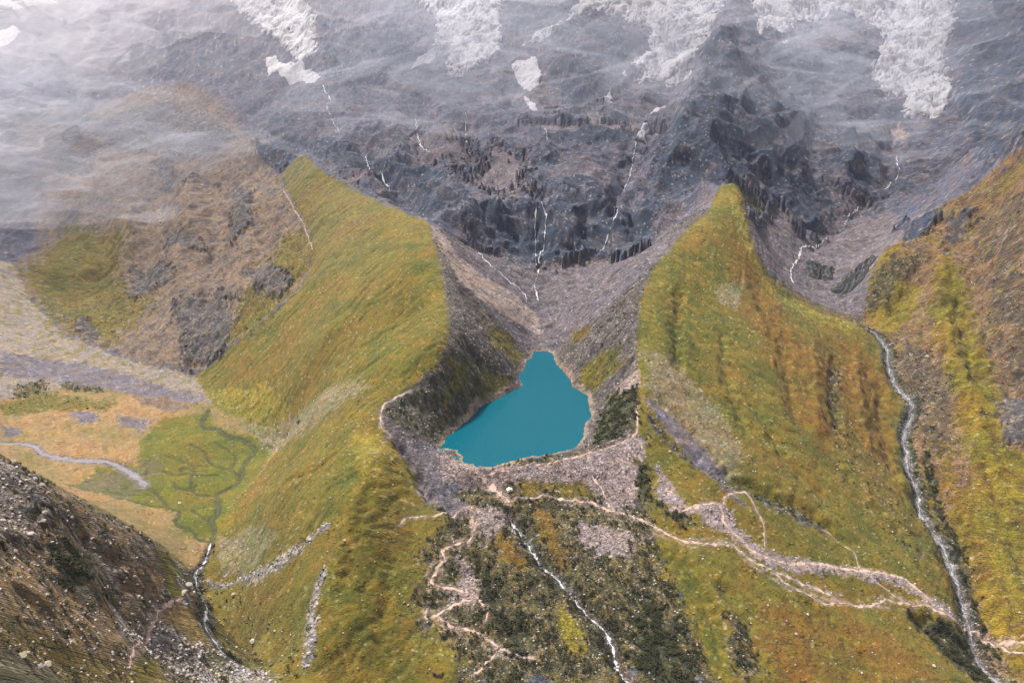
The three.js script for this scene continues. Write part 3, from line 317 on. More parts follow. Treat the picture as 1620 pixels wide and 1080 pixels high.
const SPOTS = {"hut": [-2.7, -672.2], "whiteslab": [-423.3, -804.6], "darkrock": [-304.9, -945.0], "darkrock2": [-328.5, -960.1], "outcropA": [573.1, -1324.1], "outcropB": [609.3, -1256.4], "white2": [-456.8, -801.3], "rocks": [[-156.8, -580.3, 2.6], [279.2, -561.1, 2.4], [389.0, -531.1, 3], [260.5, -538.3, 2.4], [430.7, -540.6, 2], [239.7, -559.3, 2], [-181.8, -635.4, 2.2], [-118.6, -545.3, 1.5], [-133.6, -534.3, 1.5], [-300.2, -649.1, 4.5], [-254.1, -573.8, 5], [608.9, -1001.3, 5], [618.0, -1006.2, 4], [71.1, -568.7, 1.8], [121.5, -565.5, 2.4], [66.9, -554.8, 1.8], [-356.4, -811.6, 2.6], [-127.3, -686.3, 3], [-306.9, -396.2, 4], [-358.7, -463.8, 5], [-337.7, -458.3, 3], [-232.4, -275.0, 4], [-238.6, -295.9, 4], [-230.8, -281.4, 3], [333.1, -958.4, 2], [323.7, -940.6, 2], [245.0, -922.2, 1.6], [-214.5, -977.4, 2.6], [-155.7, -1067.5, 2], [173.8, -715.0, 2.6], [-269.4, -502.4, 7], [-267.8, -490.4, 5], [-266.6, -499.3, 4], [-272.5, -451.6, 2.4], [-278.9, -424.4, 2.4]]};
// ---------- helpers ----------
function rng(seed) { let s = seed >>> 0; return () => { s = (s + 0x6d2b79f5) >>> 0; let t = s; t = Math.imul(t ^ (t >>> 15), t | 1); t ^= t + Math.imul(t ^ (t >>> 7), t | 61); return ((t ^ (t >>> 14)) >>> 0) / 4294967296; }; }
const N2 = createNoise2D(rng(11)), N2b = createNoise2D(rng(23)), N3 = createNoise3D(rng(37));
const clamp = (x, a = 0, b = 1) => (x < a ? a : x > b ? b : x), lerp = (a, b, t) => a + (b - a) * t;
const smooth = (a, b, x) => { const t = clamp((x - a) / (b - a)); return t * t * (3 - 2 * t); };
const fbm2 = (x, z, s, o) => { let v = 0, a = 1, t = 0; for (let i = 0; i < o; i++) { v += a * N2(x / s + i * 17.3, z / s - i * 9.1); t += a; a *= 0.5; s *= 0.48; } return v / t; };
const hash = (i) => { let t = Math.imul(i ^ 0x9e3779b9, 0x85ebca6b); t ^= t >>> 13; t = Math.imul(t, 0xc2b2ae35); t ^= t >>> 16; return (t >>> 0) / 4294967296; };
const used = {};
function numbered(name) { const k = used[name] = (used[name] ?? -1) + 1; return k ? name + '_' + String(k).padStart(3, '0') : name; }
function tag(o, name, label, category, kind, group) {
  o.name = numbered(name); o.userData = { label, category }; if (kind) o.userData.kind = kind; if (group) o.userData.group = group;
  o.castShadow = o.receiveShadow = true; scene.add(o); return o;
}
const part = (name, geo, mat, parent) => { const m = new THREE.Mesh(geo, mat); m.name = name; m.castShadow = m.receiveShadow = true; parent.add(m); return m; };

// signed distance to a closed outline [x, z, x, z ...], positive inside
function outline(p) {
  const n = p.length / 2; let x0 = 1e9, x1 = -1e9, z0 = 1e9, z1 = -1e9;
  for (let i = 0; i < n; i++) { x0 = Math.min(x0, p[2 * i]); x1 = Math.max(x1, p[2 * i]); z0 = Math.min(z0, p[2 * i + 1]); z1 = Math.max(z1, p[2 * i + 1]); }
  const sd = (x, z) => {
    let d = 1e18, inside = false;
    for (let i = 0, j = n - 1; i < n; j = i++) {
      const ax = p[2 * i], az = p[2 * i + 1], bx = p[2 * j], bz = p[2 * j + 1], ex = bx - ax, ez = bz - az, wx = x - ax, wz = z - az;
      const t = clamp((wx * ex + wz * ez) / (ex * ex + ez * ez || 1)), qx = wx - ex * t, qz = wz - ez * t;
      d = Math.min(d, qx * qx + qz * qz);
      if ((az > z) !== (bz > z) && x < ((bx - ax) * (z - az)) / (bz - az) + ax) inside = !inside;
    }
    return inside ? Math.sqrt(d) : -Math.sqrt(d);
  };
  return { x0, x1, z0, z1, sd };
}
// a traced line as points every `step` metres, with a little meander
function trace(p, step, wander, seed) {
  const c = new THREE.CatmullRomCurve3(Array.from({ length: p.length / 2 }, (_, i) => new THREE.Vector3(p[2 * i], 0, p[2 * i + 1])), false, 'centripetal');
  const n = Math.max(4, Math.round(c.getLength() / step)), pts = c.getSpacedPoints(n);
  return pts.map((q, i) => { const b = pts[Math.min(n, i + 1)], a = pts[Math.max(0, i - 1)], l = Math.hypot(b.x - a.x, b.z - a.z) || 1, w = wander * (N2(i * step / 14, seed) + 0.5 * N2(i * step / 5, seed + 50)); return { x: q.x - (b.z - a.z) / l * w, z: q.z + (b.x - a.x) / l * w, dx: (b.x - a.x) / l, dz: (b.z - a.z) / l }; });
}
console.log('start');

// ---------- the lie of the land: a smooth surface through the surveyed heights ----------
const NP = HEIGHT_POINTS.length / 3, PX = new Float64Array(NP), PZ = new Float64Array(NP), SOFT2 = 64;
const WT = (() => {
  const n = NP + 1, A = Array.from({ length: n }, () => new Float64Array(n + 1));
  for (let i = 0; i < NP; i++) { PX[i] = HEIGHT_POINTS[3 * i]; PZ[i] = HEIGHT_POINTS[3 * i + 2]; A[i][n] = HEIGHT_POINTS[3 * i + 1]; }
  for (let i = 0; i < NP; i++) { for (let j = 0; j < NP; j++) A[i][j] = Math.sqrt((PX[i] - PX[j]) ** 2 + (PZ[i] - PZ[j]) ** 2 + SOFT2); A[i][i] -= 2.5; A[i][NP] = A[NP][i] = 1; }
  for (let k = 0; k < n; k++) {
    let b = k; for (let i = k + 1; i < n; i++) if (Math.abs(A[i][k]) > Math.abs(A[b][k])) b = i;
    [A[k], A[b]] = [A[b], A[k]]; const rk = A[k], d = rk[k];
    for (let i = k + 1; i < n; i++) { const ri = A[i], f = ri[k] / d; if (f) for (let j = k; j <= n; j++) ri[j] -= f * rk[j]; }
  }
  const w = new Float64Array(n);
  for (let k = n - 1; k >= 0; k--) { let s = A[k][n]; for (let j = k + 1; j < n; j++) s -= A[k][j] * w[j]; w[k] = s / A[k][k]; }
  return w;
})();
const height = (x, z) => { let h = WT[NP]; for (let i = 0; i < NP; i++) { const a = x - PX[i], b = z - PZ[i]; h += WT[i] * Math.sqrt(a * a + b * b + SOFT2); } return h; };
console.log('solved');

// ---------- grid: closer lines where the valley is, wider ones outward ----------
function spread(from, to, step) { const a = [from]; while (a[a.length - 1] < to) a.push(a[a.length - 1] + step(a[a.length - 1])); return a; }
const spacing = (x) => (x < 1400 ? 2.15 + Math.max(0, x - 430) * 0.0053 : 7.3 + (x - 1400) * 0.03);
const half = spread(0, 4400, spacing), XS = [...half.slice(1).map((x) => -x).reverse(), ...half];
const ZS = spread(-1400, 6400, (d) => (d < 240 ? 3 + (240 - d) * 0.12 : d < 900 ? 1.45 + Math.max(0, d - 400) * 0.0018 : d < 1160 ? 2.4 : d < 1500 ? 2.0 : d < 2600 ? 2.0 + (d - 1500) * 0.0024 : 4.6 + (d - 2600) * 0.02)).map((d) => -d);
const NX = XS.length, NZ = ZS.length, NV = NX * NZ;
console.log('grid', NX, NZ, NV);

// ground covers: two base tones, a patch tone, dark and light specks, and how rough the surface is
const K = {
  rock: { a: [0.092, 0.1, 0.145], b: [0.13, 0.122, 0.165], s: [0.175, 0.155, 0.188], st: 0.25, ss: 60, d: [0.045, 0.05, 0.06], dp: 0.07, l: [0.36, 0.33, 0.34], lp: 0.03, rock: 1 },
  rockd: { a: [0.042, 0.06, 0.098], b: [0.062, 0.078, 0.118], s: [0.125, 0.115, 0.138], st: 0.42, ss: 40, d: [0.03, 0.036, 0.046], dp: 0.1, l: [0.42, 0.38, 0.37], lp: 0.02, rock: 1.15 },
  rockb: { a: [0.12, 0.1, 0.095], b: [0.09, 0.08, 0.085], s: [0.24, 0.19, 0.13], st: 0.3, ss: 22, d: [0.05, 0.045, 0.045], dp: 0.2, l: [0.34, 0.29, 0.27], lp: 0.05, rock: 0.55 },
  mountain: { a: [0.28, 0.19, 0.115], b: [0.225, 0.158, 0.118], s: [0.17, 0.13, 0.115], st: 0.18, ss: 48, d: [0.09, 0.075, 0.065], dp: 0.14, l: [0.36, 0.29, 0.24], lp: 0.03, rock: 0.25 },
  scree: { a: [0.19, 0.155, 0.168], b: [0.15, 0.125, 0.142], s: [0.12, 0.102, 0.116], st: 0.35, ss: 30, d: [0.11, 0.095, 0.1], dp: 0.1, l: [0.42, 0.36, 0.35], lp: 0.05, rock: 0.1 },
  tanscree: { a: [0.42, 0.31, 0.26], b: [0.34, 0.26, 0.225], s: [0.24, 0.19, 0.17], st: 0.5, ss: 18, d: [0.2, 0.15, 0.13], dp: 0.08, l: [0.52, 0.42, 0.36], lp: 0.06, rock: 0.06 },
  pscree: { a: [0.36, 0.265, 0.258], b: [0.27, 0.2, 0.197], s: [0.16, 0.125, 0.1], st: 0.42, ss: 14, d: [0.1, 0.08, 0.07], dp: 0.24, l: [0.56, 0.44, 0.42], lp: 0.14, rock: 0.08 },
  stones: { a: [0.34, 0.3, 0.29], b: [0.24, 0.21, 0.2], s: [0.16, 0.13, 0.06], st: 0.15, ss: 9, d: [0.07, 0.065, 0.05], dp: 0.28, l: [0.6, 0.54, 0.5], lp: 0.2, rock: 0.1 },
  grass: { a: [0.165, 0.142, 0.03], b: [0.24, 0.182, 0.04], s: [0.25, 0.155, 0.032], st: 0.35, ss: 55, d: [0.12, 0.1, 0.02], dp: 0.12, l: [0.42, 0.34, 0.16], lp: 0.02, rock: 0 },
  lush: { a: [0.125, 0.122, 0.012], b: [0.19, 0.16, 0.018], s: [0.26, 0.185, 0.028], st: 0.3, ss: 30, d: [0.075, 0.075, 0.012], dp: 0.12, l: [0.36, 0.3, 0.12], lp: 0.02, rock: 0 },
  yellow: { a: [0.34, 0.26, 0.05], b: [0.28, 0.22, 0.04], s: [0.2, 0.17, 0.03], st: 0.3, ss: 22, d: [0.16, 0.12, 0.03], dp: 0.1, l: [0.5, 0.4, 0.2], lp: 0.05, rock: 0 },
  yellowg: { a: [0.31, 0.225, 0.03], b: [0.24, 0.185, 0.024], s: [0.2, 0.12, 0.03], st: 0.28, ss: 26, d: [0.12, 0.09, 0.02], dp: 0.12, l: [0.45, 0.36, 0.16], lp: 0.02, rock: 0.02 },
  olive: { a: [0.2, 0.165, 0.04], b: [0.16, 0.13, 0.035], s: [0.25, 0.18, 0.045], st: 0.25, ss: 20, d: [0.07, 0.06, 0.02], dp: 0.15, l: [0.38, 0.31, 0.18], lp: 0.03, rock: 0.04 },
  dry: { a: [0.24, 0.19, 0.085], b: [0.2, 0.155, 0.075], s: [0.19, 0.15, 0.1], st: 0.3, ss: 50, d: [0.12, 0.095, 0.05], dp: 0.12, l: [0.36, 0.3, 0.2], lp: 0.02, rock: 0.03 },
  rust: { a: [0.26, 0.14, 0.025], b: [0.2, 0.115, 0.03], s: [0.24, 0.17, 0.03], st: 0.2, ss: 20, d: [0.1, 0.062, 0.02], dp: 0.14, l: [0.4, 0.27, 0.12], lp: 0.02, rock: 0.03 },
  heath: { a: [0.13, 0.1, 0.035], b: [0.2, 0.14, 0.04], s: [0.05, 0.052, 0.022], st: 0.05, ss: 12, d: [0.032, 0.036, 0.016], dp: 0.22, l: [0.4, 0.31, 0.22], lp: 0.05, rock: 0.08 },
  scrub: { a: [0.15, 0.125, 0.055], b: [0.17, 0.14, 0.115], s: [0.05, 0.052, 0.026], st: 0.0, ss: 11, d: [0.034, 0.038, 0.02], dp: 0.2, l: [0.36, 0.3, 0.26], lp: 0.04, rock: 0.15 },
  thicket: { a: [0.05, 0.056, 0.02], b: [0.08, 0.075, 0.026], s: [0.16, 0.13, 0.035], st: 0.35, ss: 10, d: [0.02, 0.026, 0.012], dp: 0.3, l: [0.2, 0.18, 0.09], lp: 0.03, rock: 0.08 },
  thicketb: { a: [0.06, 0.055, 0.032], b: [0.11, 0.085, 0.05], s: [0.2, 0.14, 0.07], st: 0.3, ss: 9, d: [0.026, 0.028, 0.018], dp: 0.3, l: [0.3, 0.25, 0.2], lp: 0.05, rock: 0.1 },
  stony: { a: [0.25, 0.2, 0.075], b: [0.2, 0.17, 0.07], s: [0.25, 0.205, 0.13], st: 0.3, ss: 10, d: [0.09, 0.08, 0.04], dp: 0.16, l: [0.42, 0.36, 0.24], lp: 0.08, rock: 0.03 },
  inner: { a: [0.11, 0.088, 0.08], b: [0.165, 0.128, 0.118], s: [0.1, 0.085, 0.07], st: 0.2, ss: 16, d: [0.055, 0.05, 0.048], dp: 0.2, l: [0.36, 0.3, 0.28], lp: 0.06, rock: 0.22 },
  fan: { a: [0.27, 0.22, 0.2], b: [0.3, 0.225, 0.15], s: [0.2, 0.165, 0.06], st: 0.25, ss: 34, d: [0.12, 0.1, 0.07], dp: 0.12, l: [0.45, 0.38, 0.33], lp: 0.05, rock: 0.08 },
  tan: { a: [0.36, 0.22, 0.088], b: [0.29, 0.19, 0.072], s: [0.24, 0.17, 0.055], st: 0.32, ss: 36, d: [0.22, 0.15, 0.06], dp: 0.07, l: [0.5, 0.36, 0.2], lp: 0.02, rock: 0 },
  meadow: { a: [0.135, 0.13, 0.022], b: [0.18, 0.155, 0.03], s: [0.13, 0.14, 0.02], st: 0.3, ss: 24, d: [0.1, 0.1, 0.02], dp: 0.07, l: [0.36, 0.3, 0.1], lp: 0.015, rock: 0 },
  mudg: { a: [0.13, 0.115, 0.035], b: [0.17, 0.14, 0.07], s: [0.1, 0.1, 0.02], st: 0.2, ss: 18, d: [0.07, 0.065, 0.03], dp: 0.1, l: [0.26, 0.22, 0.15], lp: 0.02, rock: 0 },
  mudb: { a: [0.16, 0.1, 0.06], b: [0.2, 0.14, 0.09], s: [0.26, 0.2, 0.16], st: 0.3, ss: 10, d: [0.09, 0.06, 0.04], dp: 0.1, l: [0.32, 0.26, 0.22], lp: 0.03, rock: 0 },
  brown: { a: [0.27, 0.165, 0.068], b: [0.2, 0.13, 0.072], s: [0.1, 0.085, 0.07], st: 0.22, ss: 13, d: [0.036, 0.035, 0.026], dp: 0.2, l: [0.4, 0.33, 0.29], lp: 0.07, rock: 0.18 },
  browna: { a: [0.14, 0.09, 0.05], b: [0.1, 0.075, 0.05], s: [0.22, 0.15, 0.04], st: 0.35, ss: 13, d: [0.04, 0.034, 0.025], dp: 0.2, l: [0.34, 0.28, 0.25], lp: 0.04, rock: 0.2 },
  gbrown: { a: [0.25, 0.142, 0.058], b: [0.18, 0.108, 0.055], s: [0.24, 0.165, 0.035], st: 0.3, ss: 38, d: [0.055, 0.045, 0.035], dp: 0.2, l: [0.3, 0.24, 0.2], lp: 0.05, rock: 0.3 },
  tanb: { a: [0.36, 0.225, 0.08], b: [0.28, 0.175, 0.085], s: [0.12, 0.09, 0.06], st: 0.15, ss: 9, d: [0.06, 0.05, 0.03], dp: 0.2, l: [0.42, 0.33, 0.24], lp: 0.06, rock: 0.1 },
  rockn: { a: [0.16, 0.132, 0.115], b: [0.22, 0.175, 0.15], s: [0.17, 0.115, 0.06], st: 0.2, ss: 9, d: [0.05, 0.045, 0.04], dp: 0.22, l: [0.42, 0.37, 0.35], lp: 0.12, rock: 0.35 },
  sand: { a: [0.4, 0.28, 0.2], b: [0.33, 0.235, 0.18], s: [0.22, 0.16, 0.1], st: 0.45, ss: 6, d: [0.16, 0.12, 0.09], dp: 0.12, l: [0.5, 0.4, 0.34], lp: 0.06, rock: 0 },
  bed: { a: [0.17, 0.15, 0.148], b: [0.11, 0.098, 0.095], s: [0.09, 0.085, 0.06], st: 0.2, ss: 6, d: [0.05, 0.045, 0.04], dp: 0.25, l: [0.36, 0.33, 0.32], lp: 0.07, rock: 0 },
  bank: { a: [0.05, 0.055, 0.024], b: [0.09, 0.08, 0.035], s: [0.2, 0.165, 0.15], st: 0.3, ss: 6, d: [0.024, 0.028, 0.014], dp: 0.25, l: [0.34, 0.3, 0.28], lp: 0.08, rock: 0 },
  ditch: { a: [0.07, 0.075, 0.014], b: [0.1, 0.1, 0.02], s: [0.13, 0.12, 0.03], st: 0.4, ss: 8, d: [0.04, 0.045, 0.012], dp: 0.15, l: [0.2, 0.18, 0.06], lp: 0.02, rock: 0 },
};
for (const n of ['grass', 'lush', 'yellow', 'yellowg', 'olive', 'rust', 'meadow', 'dry']) for (const c of ['a', 'b', 's']) { K[n][c][2] *= 0.3; if (n !== 'meadow') { K[n][c][0] *= 0.86; K[n][c][1] *= 0.84; } }
for (const k of Object.values(K)) for (const c of ['a', 'b', 's', 'd', 'l']) k[c] = k[c].map((v) => v * 0.63);
const KN = Object.keys(K), KI = Object.fromEntries(KN.map((k, i) => [k, i])), KV = KN.map((k) => K[k]);
// direction in which each region drains, for the streaks that run down its slopes
const DRAIN = { mountain_spur: [-0.25, 0.97], moraine_left: [-0.72, 0.69], moraine_right: [0.62, 0.78], lake_basin: [0, 1], outlet_slope: [0.42, 0.91], near_hillside: [0.75, -0.66], right_hillside: [-0.5, 0.86], scree_basin: [0.4, 0.9], valley_floor: [0.9, 0.4] };
const REGIONS = ['mountain_wall', 'mountain_spur', 'valley_floor', 'moraine_left', 'lake_basin', 'moraine_right', 'outlet_slope', 'near_hillside', 'scree_basin', 'right_hillside', 'far_slope'];
const AREAS = COVER.map(([cls, region, edge, p]) => ({ k: KI[cls], r: REGIONS.indexOf(region), edge, ...outline(p) }));
const lake = outline(LAKE_SHORE);

// nearness to streams, channels and paths, looked up in 16 m cells
const CELL = 16, near = new Map();
const TRACED = {};
let traceSeed = 1;
for (const [kind, list] of Object.entries(LINES)) TRACED[kind] = list.map(([w, note, p]) => {
  const pts = trace(p, kind === 'waterfall' ? 3 : 1.6, kind === 'footpath' ? 1.0 : kind === 'waterfall' ? 2.0 : 0.9, traceSeed += 7);
  if (kind !== 'waterfall') for (const q of pts) { const key = Math.floor(q.x / CELL) * 100003 + Math.floor(q.z / CELL); if (!near.has(key)) near.set(key, []); near.get(key).push([q.x, q.z, w, kind]); }
  if (kind === 'footpath' && w > 2.1) for (let b = 0; b < 4; b++) for (let i = 0; i < pts.length; i++) { const q = pts[i], s = 9 * N2(i * 0.02 + b * 31, traceSeed) + 2 * N2(i * 0.09, b + traceSeed), x = q.x - q.dz * s, z = q.z + q.dx * s, key = Math.floor(x / CELL) * 100003 + Math.floor(z / CELL); if (N2(i * 0.035, b * 9 + traceSeed) < -0.1) continue; if (!near.has(key)) near.set(key, []); near.get(key).push([x, z, 1.1, 'scuff']); }
  return { w, note, pts };
});
function nearest(x, z) {
  let best = null, bd = 1e9; const cx = Math.floor(x / CELL), cz = Math.floor(z / CELL);
  for (let i = -1; i <= 1; i++) for (let j = -1; j <= 1; j++) { const l = near.get((cx + i) * 100003 + cz + j); if (l) for (const q of l) { const d = Math.hypot(q[0] - x, q[1] - z) / q[2]; if (d < bd) { bd = d; best = q; } } }
  return best ? [bd, best[3], best[2]] : null;
}

// ravines (and, with a negative depth, ribs) cut into the slopes
const CUTS = RAVINES.map(([depth, w, p], n) => {
  const m = p.length / 2, len = [0]; for (let i = 1; i < m; i++) len.push(len[i - 1] + Math.hypot(p[2 * i] - p[2 * i - 2], p[2 * i + 1] - p[2 * i - 1]));
  let x0 = 1e9, x1 = -1e9, z0 = 1e9, z1 = -1e9; for (let i = 0; i < m; i++) { x0 = Math.min(x0, p[2 * i]); x1 = Math.max(x1, p[2 * i]); z0 = Math.min(z0, p[2 * i + 1]); z1 = Math.max(z1, p[2 * i + 1]); }
  const k = w * 1.5; return { x0: x0 - k, x1: x1 + k, z0: z0 - k, z1: z1 + k, at(x, z) {
    const X = x + w * 0.35 * N2(x / (w * 1.4) + n, z / (w * 1.4)), Z = z + w * 0.35 * N2(x / (w * 1.4), z / (w * 1.4) + n + 9); let d = 1e9, t = 0;
    for (let i = 1; i < m; i++) { const ax = p[2 * i - 2], az = p[2 * i - 1], ex = p[2 * i] - ax, ez = p[2 * i + 1] - az, u = clamp(((X - ax) * ex + (Z - az) * ez) / (ex * ex + ez * ez || 1)), q = Math.hypot(X - ax - ex * u, Z - az - ez * u); if (q < d) { d = q; t = (len[i - 1] + u * (len[i] - len[i - 1])) / len[m - 1]; } }
    if (d > w) return 0; const v = 1 - d / w; return -depth * (z > -1200 ? (x > 330 && x < 620 && z < -700 ? 1.15 : 1.6) : 1.25) * (v * v * (3 - 2 * v) * 0.5 + v * 0.5) * smooth(0, 0.2, t) * smooth(0, 0.15, 1 - t);
  } };
});
const BX = new Float32Array(NV), BY = new Float32Array(NV), BZ = new Float32Array(NV);
const POS = new Float32Array(NV * 3), NOR = new Float32Array(NV * 3), COL = new Float32Array(NV * 3), CLS = new Uint8Array(NV), REG = new Uint8Array(NV), SHORE = new Float32Array(NV).fill(99);
for (let j = 0, v = 0; j < NZ; j++) for (let i = 0; i < NX; i++, v++) {
  const x = XS[i], z = ZS[j];
  let h = height(x, z);
  for (const c of CUTS) if (x > c.x0 && x < c.x1 && z > c.z0 && z < c.z1) h += c.at(x, z);
  if (x > lake.x0 - 60 && x < lake.x1 + 60 && z > lake.z0 - 60 && z < lake.z1 + 60) {
    const s = lake.sd(x, z) + 1.3 * N2(x / 17, z / 17) + 0.8 * N2(x / 6, z / 6);
    SHORE[v] = -s;
    h = s > 0 ? Math.min(h, -0.15 - s * 0.3) : lerp(h, Math.max(h, 0.12 - s * 0.07), 1 - smooth(5, 20, -s));
  }
  BX[v] = x; BY[v] = h; BZ[v] = z;
}
console.log('heights');
function normalsOf(X, Y, Z, out, k = 1) {
  for (let j = 0, v = 0; j < NZ; j++) for (let i = 0; i < NX; i++, v++) {
    const l = v - Math.min(k, i), r = v + Math.min(k, NX - 1 - i), u = v - Math.min(k, j) * NX, d = v + Math.min(k, NZ - 1 - j) * NX;
    const ax = X(r) - X(l), ay = Y(r) - Y(l), az = Z(r) - Z(l), bx = X(d) - X(u), by = Y(d) - Y(u), bz = Z(d) - Z(u);
    let nx = ay * bz - az * by, ny = az * bx - ax * bz, nz = ax * by - ay * bx; const n = Math.hypot(nx, ny, nz) || 1, s = ny < 0 ? -1 : 1;
    out[3 * v] = s * nx / n; out[3 * v + 1] = s * ny / n; out[3 * v + 2] = s * nz / n;
  }
}
normalsOf((v) => BX[v], (v) => BY[v], (v) => BZ[v], NOR, 5);

const mixTo = (c, q, t) => { c[0] += (q[0] - c[0]) * t; c[1] += (q[1] - c[1]) * t; c[2] += (q[2] - c[2]) * t; };
const tmp = [0, 0, 0];
function coverTone(k, x, z, streak, n1, n2, n3, id, out) {
  const q = KV[k];
  const m = smooth(-0.55, 0.55, n2 * 0.55 + n1 * 0.45 + streak * 0.6);
  out[0] = lerp(q.a[0], q.b[0], m); out[1] = lerp(q.a[1], q.b[1], m); out[2] = lerp(q.a[2], q.b[2], m);
  const p = N2b(x / q.ss, z / q.ss) * 0.62 + N2b(x / (q.ss * 0.37) + 9, z / (q.ss * 0.37)) * 0.33 + n1 * 0.28 + streak * 0.22;
  mixTo(out, q.s, smooth(q.st - 0.1, q.st + 0.1, p) * 0.9);
  const g = n3 * 0.5 + 0.5, r = hash(id);
  if (g * 0.55 + r * 0.45 < q.dp + 0.08) mixTo(out, q.d, 0.75);
  else if (hash(id + 77777777) < q.lp) mixTo(out, q.l, 0.85);
  if (q.rock < 0.05) { const u = N2(x / 130 + 31, z / 130) * 0.6 + n2 * 0.5 + streak * 0.25; if (u > 0) mixTo(out, [out[0] * 1.06, out[1] * 0.8, out[2] * 0.9], clamp(u * 0.9)); else mixTo(out, [out[0] * 0.72, out[1] * 0.84, out[2] * 0.7], clamp(-u * 1.7)); }
  const w = q.rock < 0.3 ? 0.36 : 0.2, j = 1 - w / 2 + w * hash(id + 3333); out[0] *= j; out[1] *= j; out[2] *= j;
}
for (let v = 0; v < NV; v++) {
  const x = BX[v], y = BY[v], z = BZ[v], nx = NOR[3 * v], ny = NOR[3 * v + 1], nz = NOR[3 * v + 2];
  const wide = spacing(Math.abs(x)) / 2.15, far = Math.max(1, Math.hypot(x, z) / 1100, wide);                       // coarser grain where the grid is coarser
  const n1 = -z > 1150 ? N3(x / (7 * far), y / (7 * far), z / (7 * far)) : N2(x / (6 * far), z / (6 * far)), n2 = fbm2(x, z, 46, 2), n3 = -z > 1150 ? N3(x / (5 * far) + 50, y / (5 * far), z / (5 * far)) : N2b(x / (3.4 * far) + 5, z / (3.4 * far)), n4 = N2(x / 13 + 40, z / 13), e1 = n4 * 0.55 + n1 * 0.45 + n2 * 0.35;
  let region = z < -1180 ? 0 : 10, cls = KI.rock;
  const c = [0, 0, 0];
  // which areas cover this point
  const cover = [];
  for (const a of AREAS) {
    const e = Math.max(a.edge * 1.6 + 15, a.r >= 0 ? 46 : 0); if (x < a.x0 - e || x > a.x1 + e || z < a.z0 - e || z > a.z1 + e) continue;
    const s = a.sd(x, z); if (a.r >= 0 && s > 0) region = a.r;
    const w = smooth(-1.3, 1.3, s + (a.r >= 0 ? 3 + e1 * (a.edge * 0.6 + 2.5) + (a.edge > 15 ? 14 * N2(x / 38 + 5, z / 38) : 0) : (e1 + 0.35 * n3) * a.edge * 1.5)), wr = a.r >= 0 ? smooth(-45, 4, s) : w; if (w > 0 || wr > 0) cover.push([a.k, w, wr]);
  }
  const [ux, uz] = DRAIN[REGIONS[region]] ?? [0, 1], al = x * ux + z * uz, ac = x * uz - z * ux;
  let dx = ux, ac2 = ac; if (region === 4) { const sgn = x > 40 ? -1 : 1; ac2 = x * 0.42 * sgn - z * 0.9; }
  const warp = 6 * N2(x / 60 + 3, z / 60);
  const streak = (region === 7 ? 0.35 : region === 0 ? 0.5 : 1) * 0.6 * N2(al / 70, (ac2 + warp) / (5.5 * wide)) + (region === 7 || region === 0 ? 0.1 : 0.4) * N2b(al / 30, (ac2 + warp) / (3 * wide));
  const bandT = (y + 26 * N3(x / 210, y / 210, z / 210) + 6 * N3(x / 45, y / 45, z / 45) + x * 0.06) / 58, band = bandT - Math.floor(bandT), tread = smooth(0.5, 0.62, band + 0.16 * n1 + 0.2 * n4) * (1 - smooth(0.93, 0.99, band));
  coverTone(cls, x, z - y * 0.8, streak * 0.25, n1, n2, n3, v, c);
  const debris = (k, w) => { if (w > 0) { coverTone(k, x, z, streak * 0.5, n1, n2, n3, v, tmp); mixTo(c, tmp, w); } };
  debris(KI.scree, tread * 0.8 * smooth(-0.45, 0.1, N2(x / 130 + 7, y / 60) + 0.25 * n4));
  let rock = smooth(1150, 1270, -z) * (1 - 0.0);
  for (const [k, w, wr] of cover) { coverTone(k, x, z + (KV[k].rock > 0.3 ? -0.8 * y : 0), streak, n1, n2, n3, v, tmp); mixTo(c, tmp, w); rock = lerp(rock, KV[k].rock, wr); if (w > 0.5) cls = k; if (k === KI.rockd && w > 0.5) debris(KI.scree, tread * 0.55 * smooth(0.05, 0.4, N2(x / 90 + 7, y / 50) + 0.25 * n4)); }
  if (region === 10) { coverTone(KI.olive, x, z, streak, n1, n2, n3, v, tmp); mixTo(c, tmp, 0.7); rock *= 0.3; }
  // lake shore: a narrow sandy rim
  const shore = SHORE[v];
  if (shore < 9) { const w = 1 - smooth(2.2, 4.6, shore + n4 * 1.4); if (w > 0) { coverTone(KI.sand, x, z, 0, n1, n2, n3, v, tmp); mixTo(c, tmp, w); cls = w > 0.5 ? KI.sand : cls; } rock *= smooth(0, 9, shore); }
  // beside water and paths
  let carve = 0; const nn = nearest(x, z);
  if (nn) {
    const [d, kind, w] = nn, dm = d * w;
    const put = (k, f) => { if (f > 0) { coverTone(KI[k], x, z, 0, n1, n2, n3, v, tmp); mixTo(c, tmp, f); if (f > 0.5) cls = KI[k]; } };
    if (kind === 'stream') { put('bank', 1 - smooth(w * 0.9 + 1, w * 1.2 + 3.5, dm + n4 * 2)); put('bed', 1 - smooth(w * 0.45, w * 0.75 + 0.6, dm + n1 * 0.7)); carve = 2.2 * (1 - smooth(w * 0.3, w * 0.9 + 2, dm)); }
    else if (kind === 'river') { put('scree', 1 - smooth(w * 0.5, w * 0.9, dm + n4 * 2.4)); carve = 1.0 * (1 - smooth(w * 0.3, w, dm)); }
    else if (kind === 'channel') { put('ditch', 1 - smooth(w * 0.6, w * 0.9 + 1.2, dm + n4 * 0.8)); carve = 0.9 * (1 - smooth(w * 0.3, w * 0.9 + 1, dm)); }
    else if (kind === 'scuff') put('tanscree', 0.75 * (1 - smooth(0.4, 1.6, dm + n1 * 0.6)));
    else { put('tanscree', 0.8 * (1 - smooth(w * 0.35, w * 0.6 + 1, dm + n1 * 1.0))); carve = 0.25 * (1 - smooth(w * 0.4, w, dm)); }
    rock *= smooth(0.4, 2, d);
  }
  // relief
  const steep = 1 - ny, q = rock;
  let off = 0;
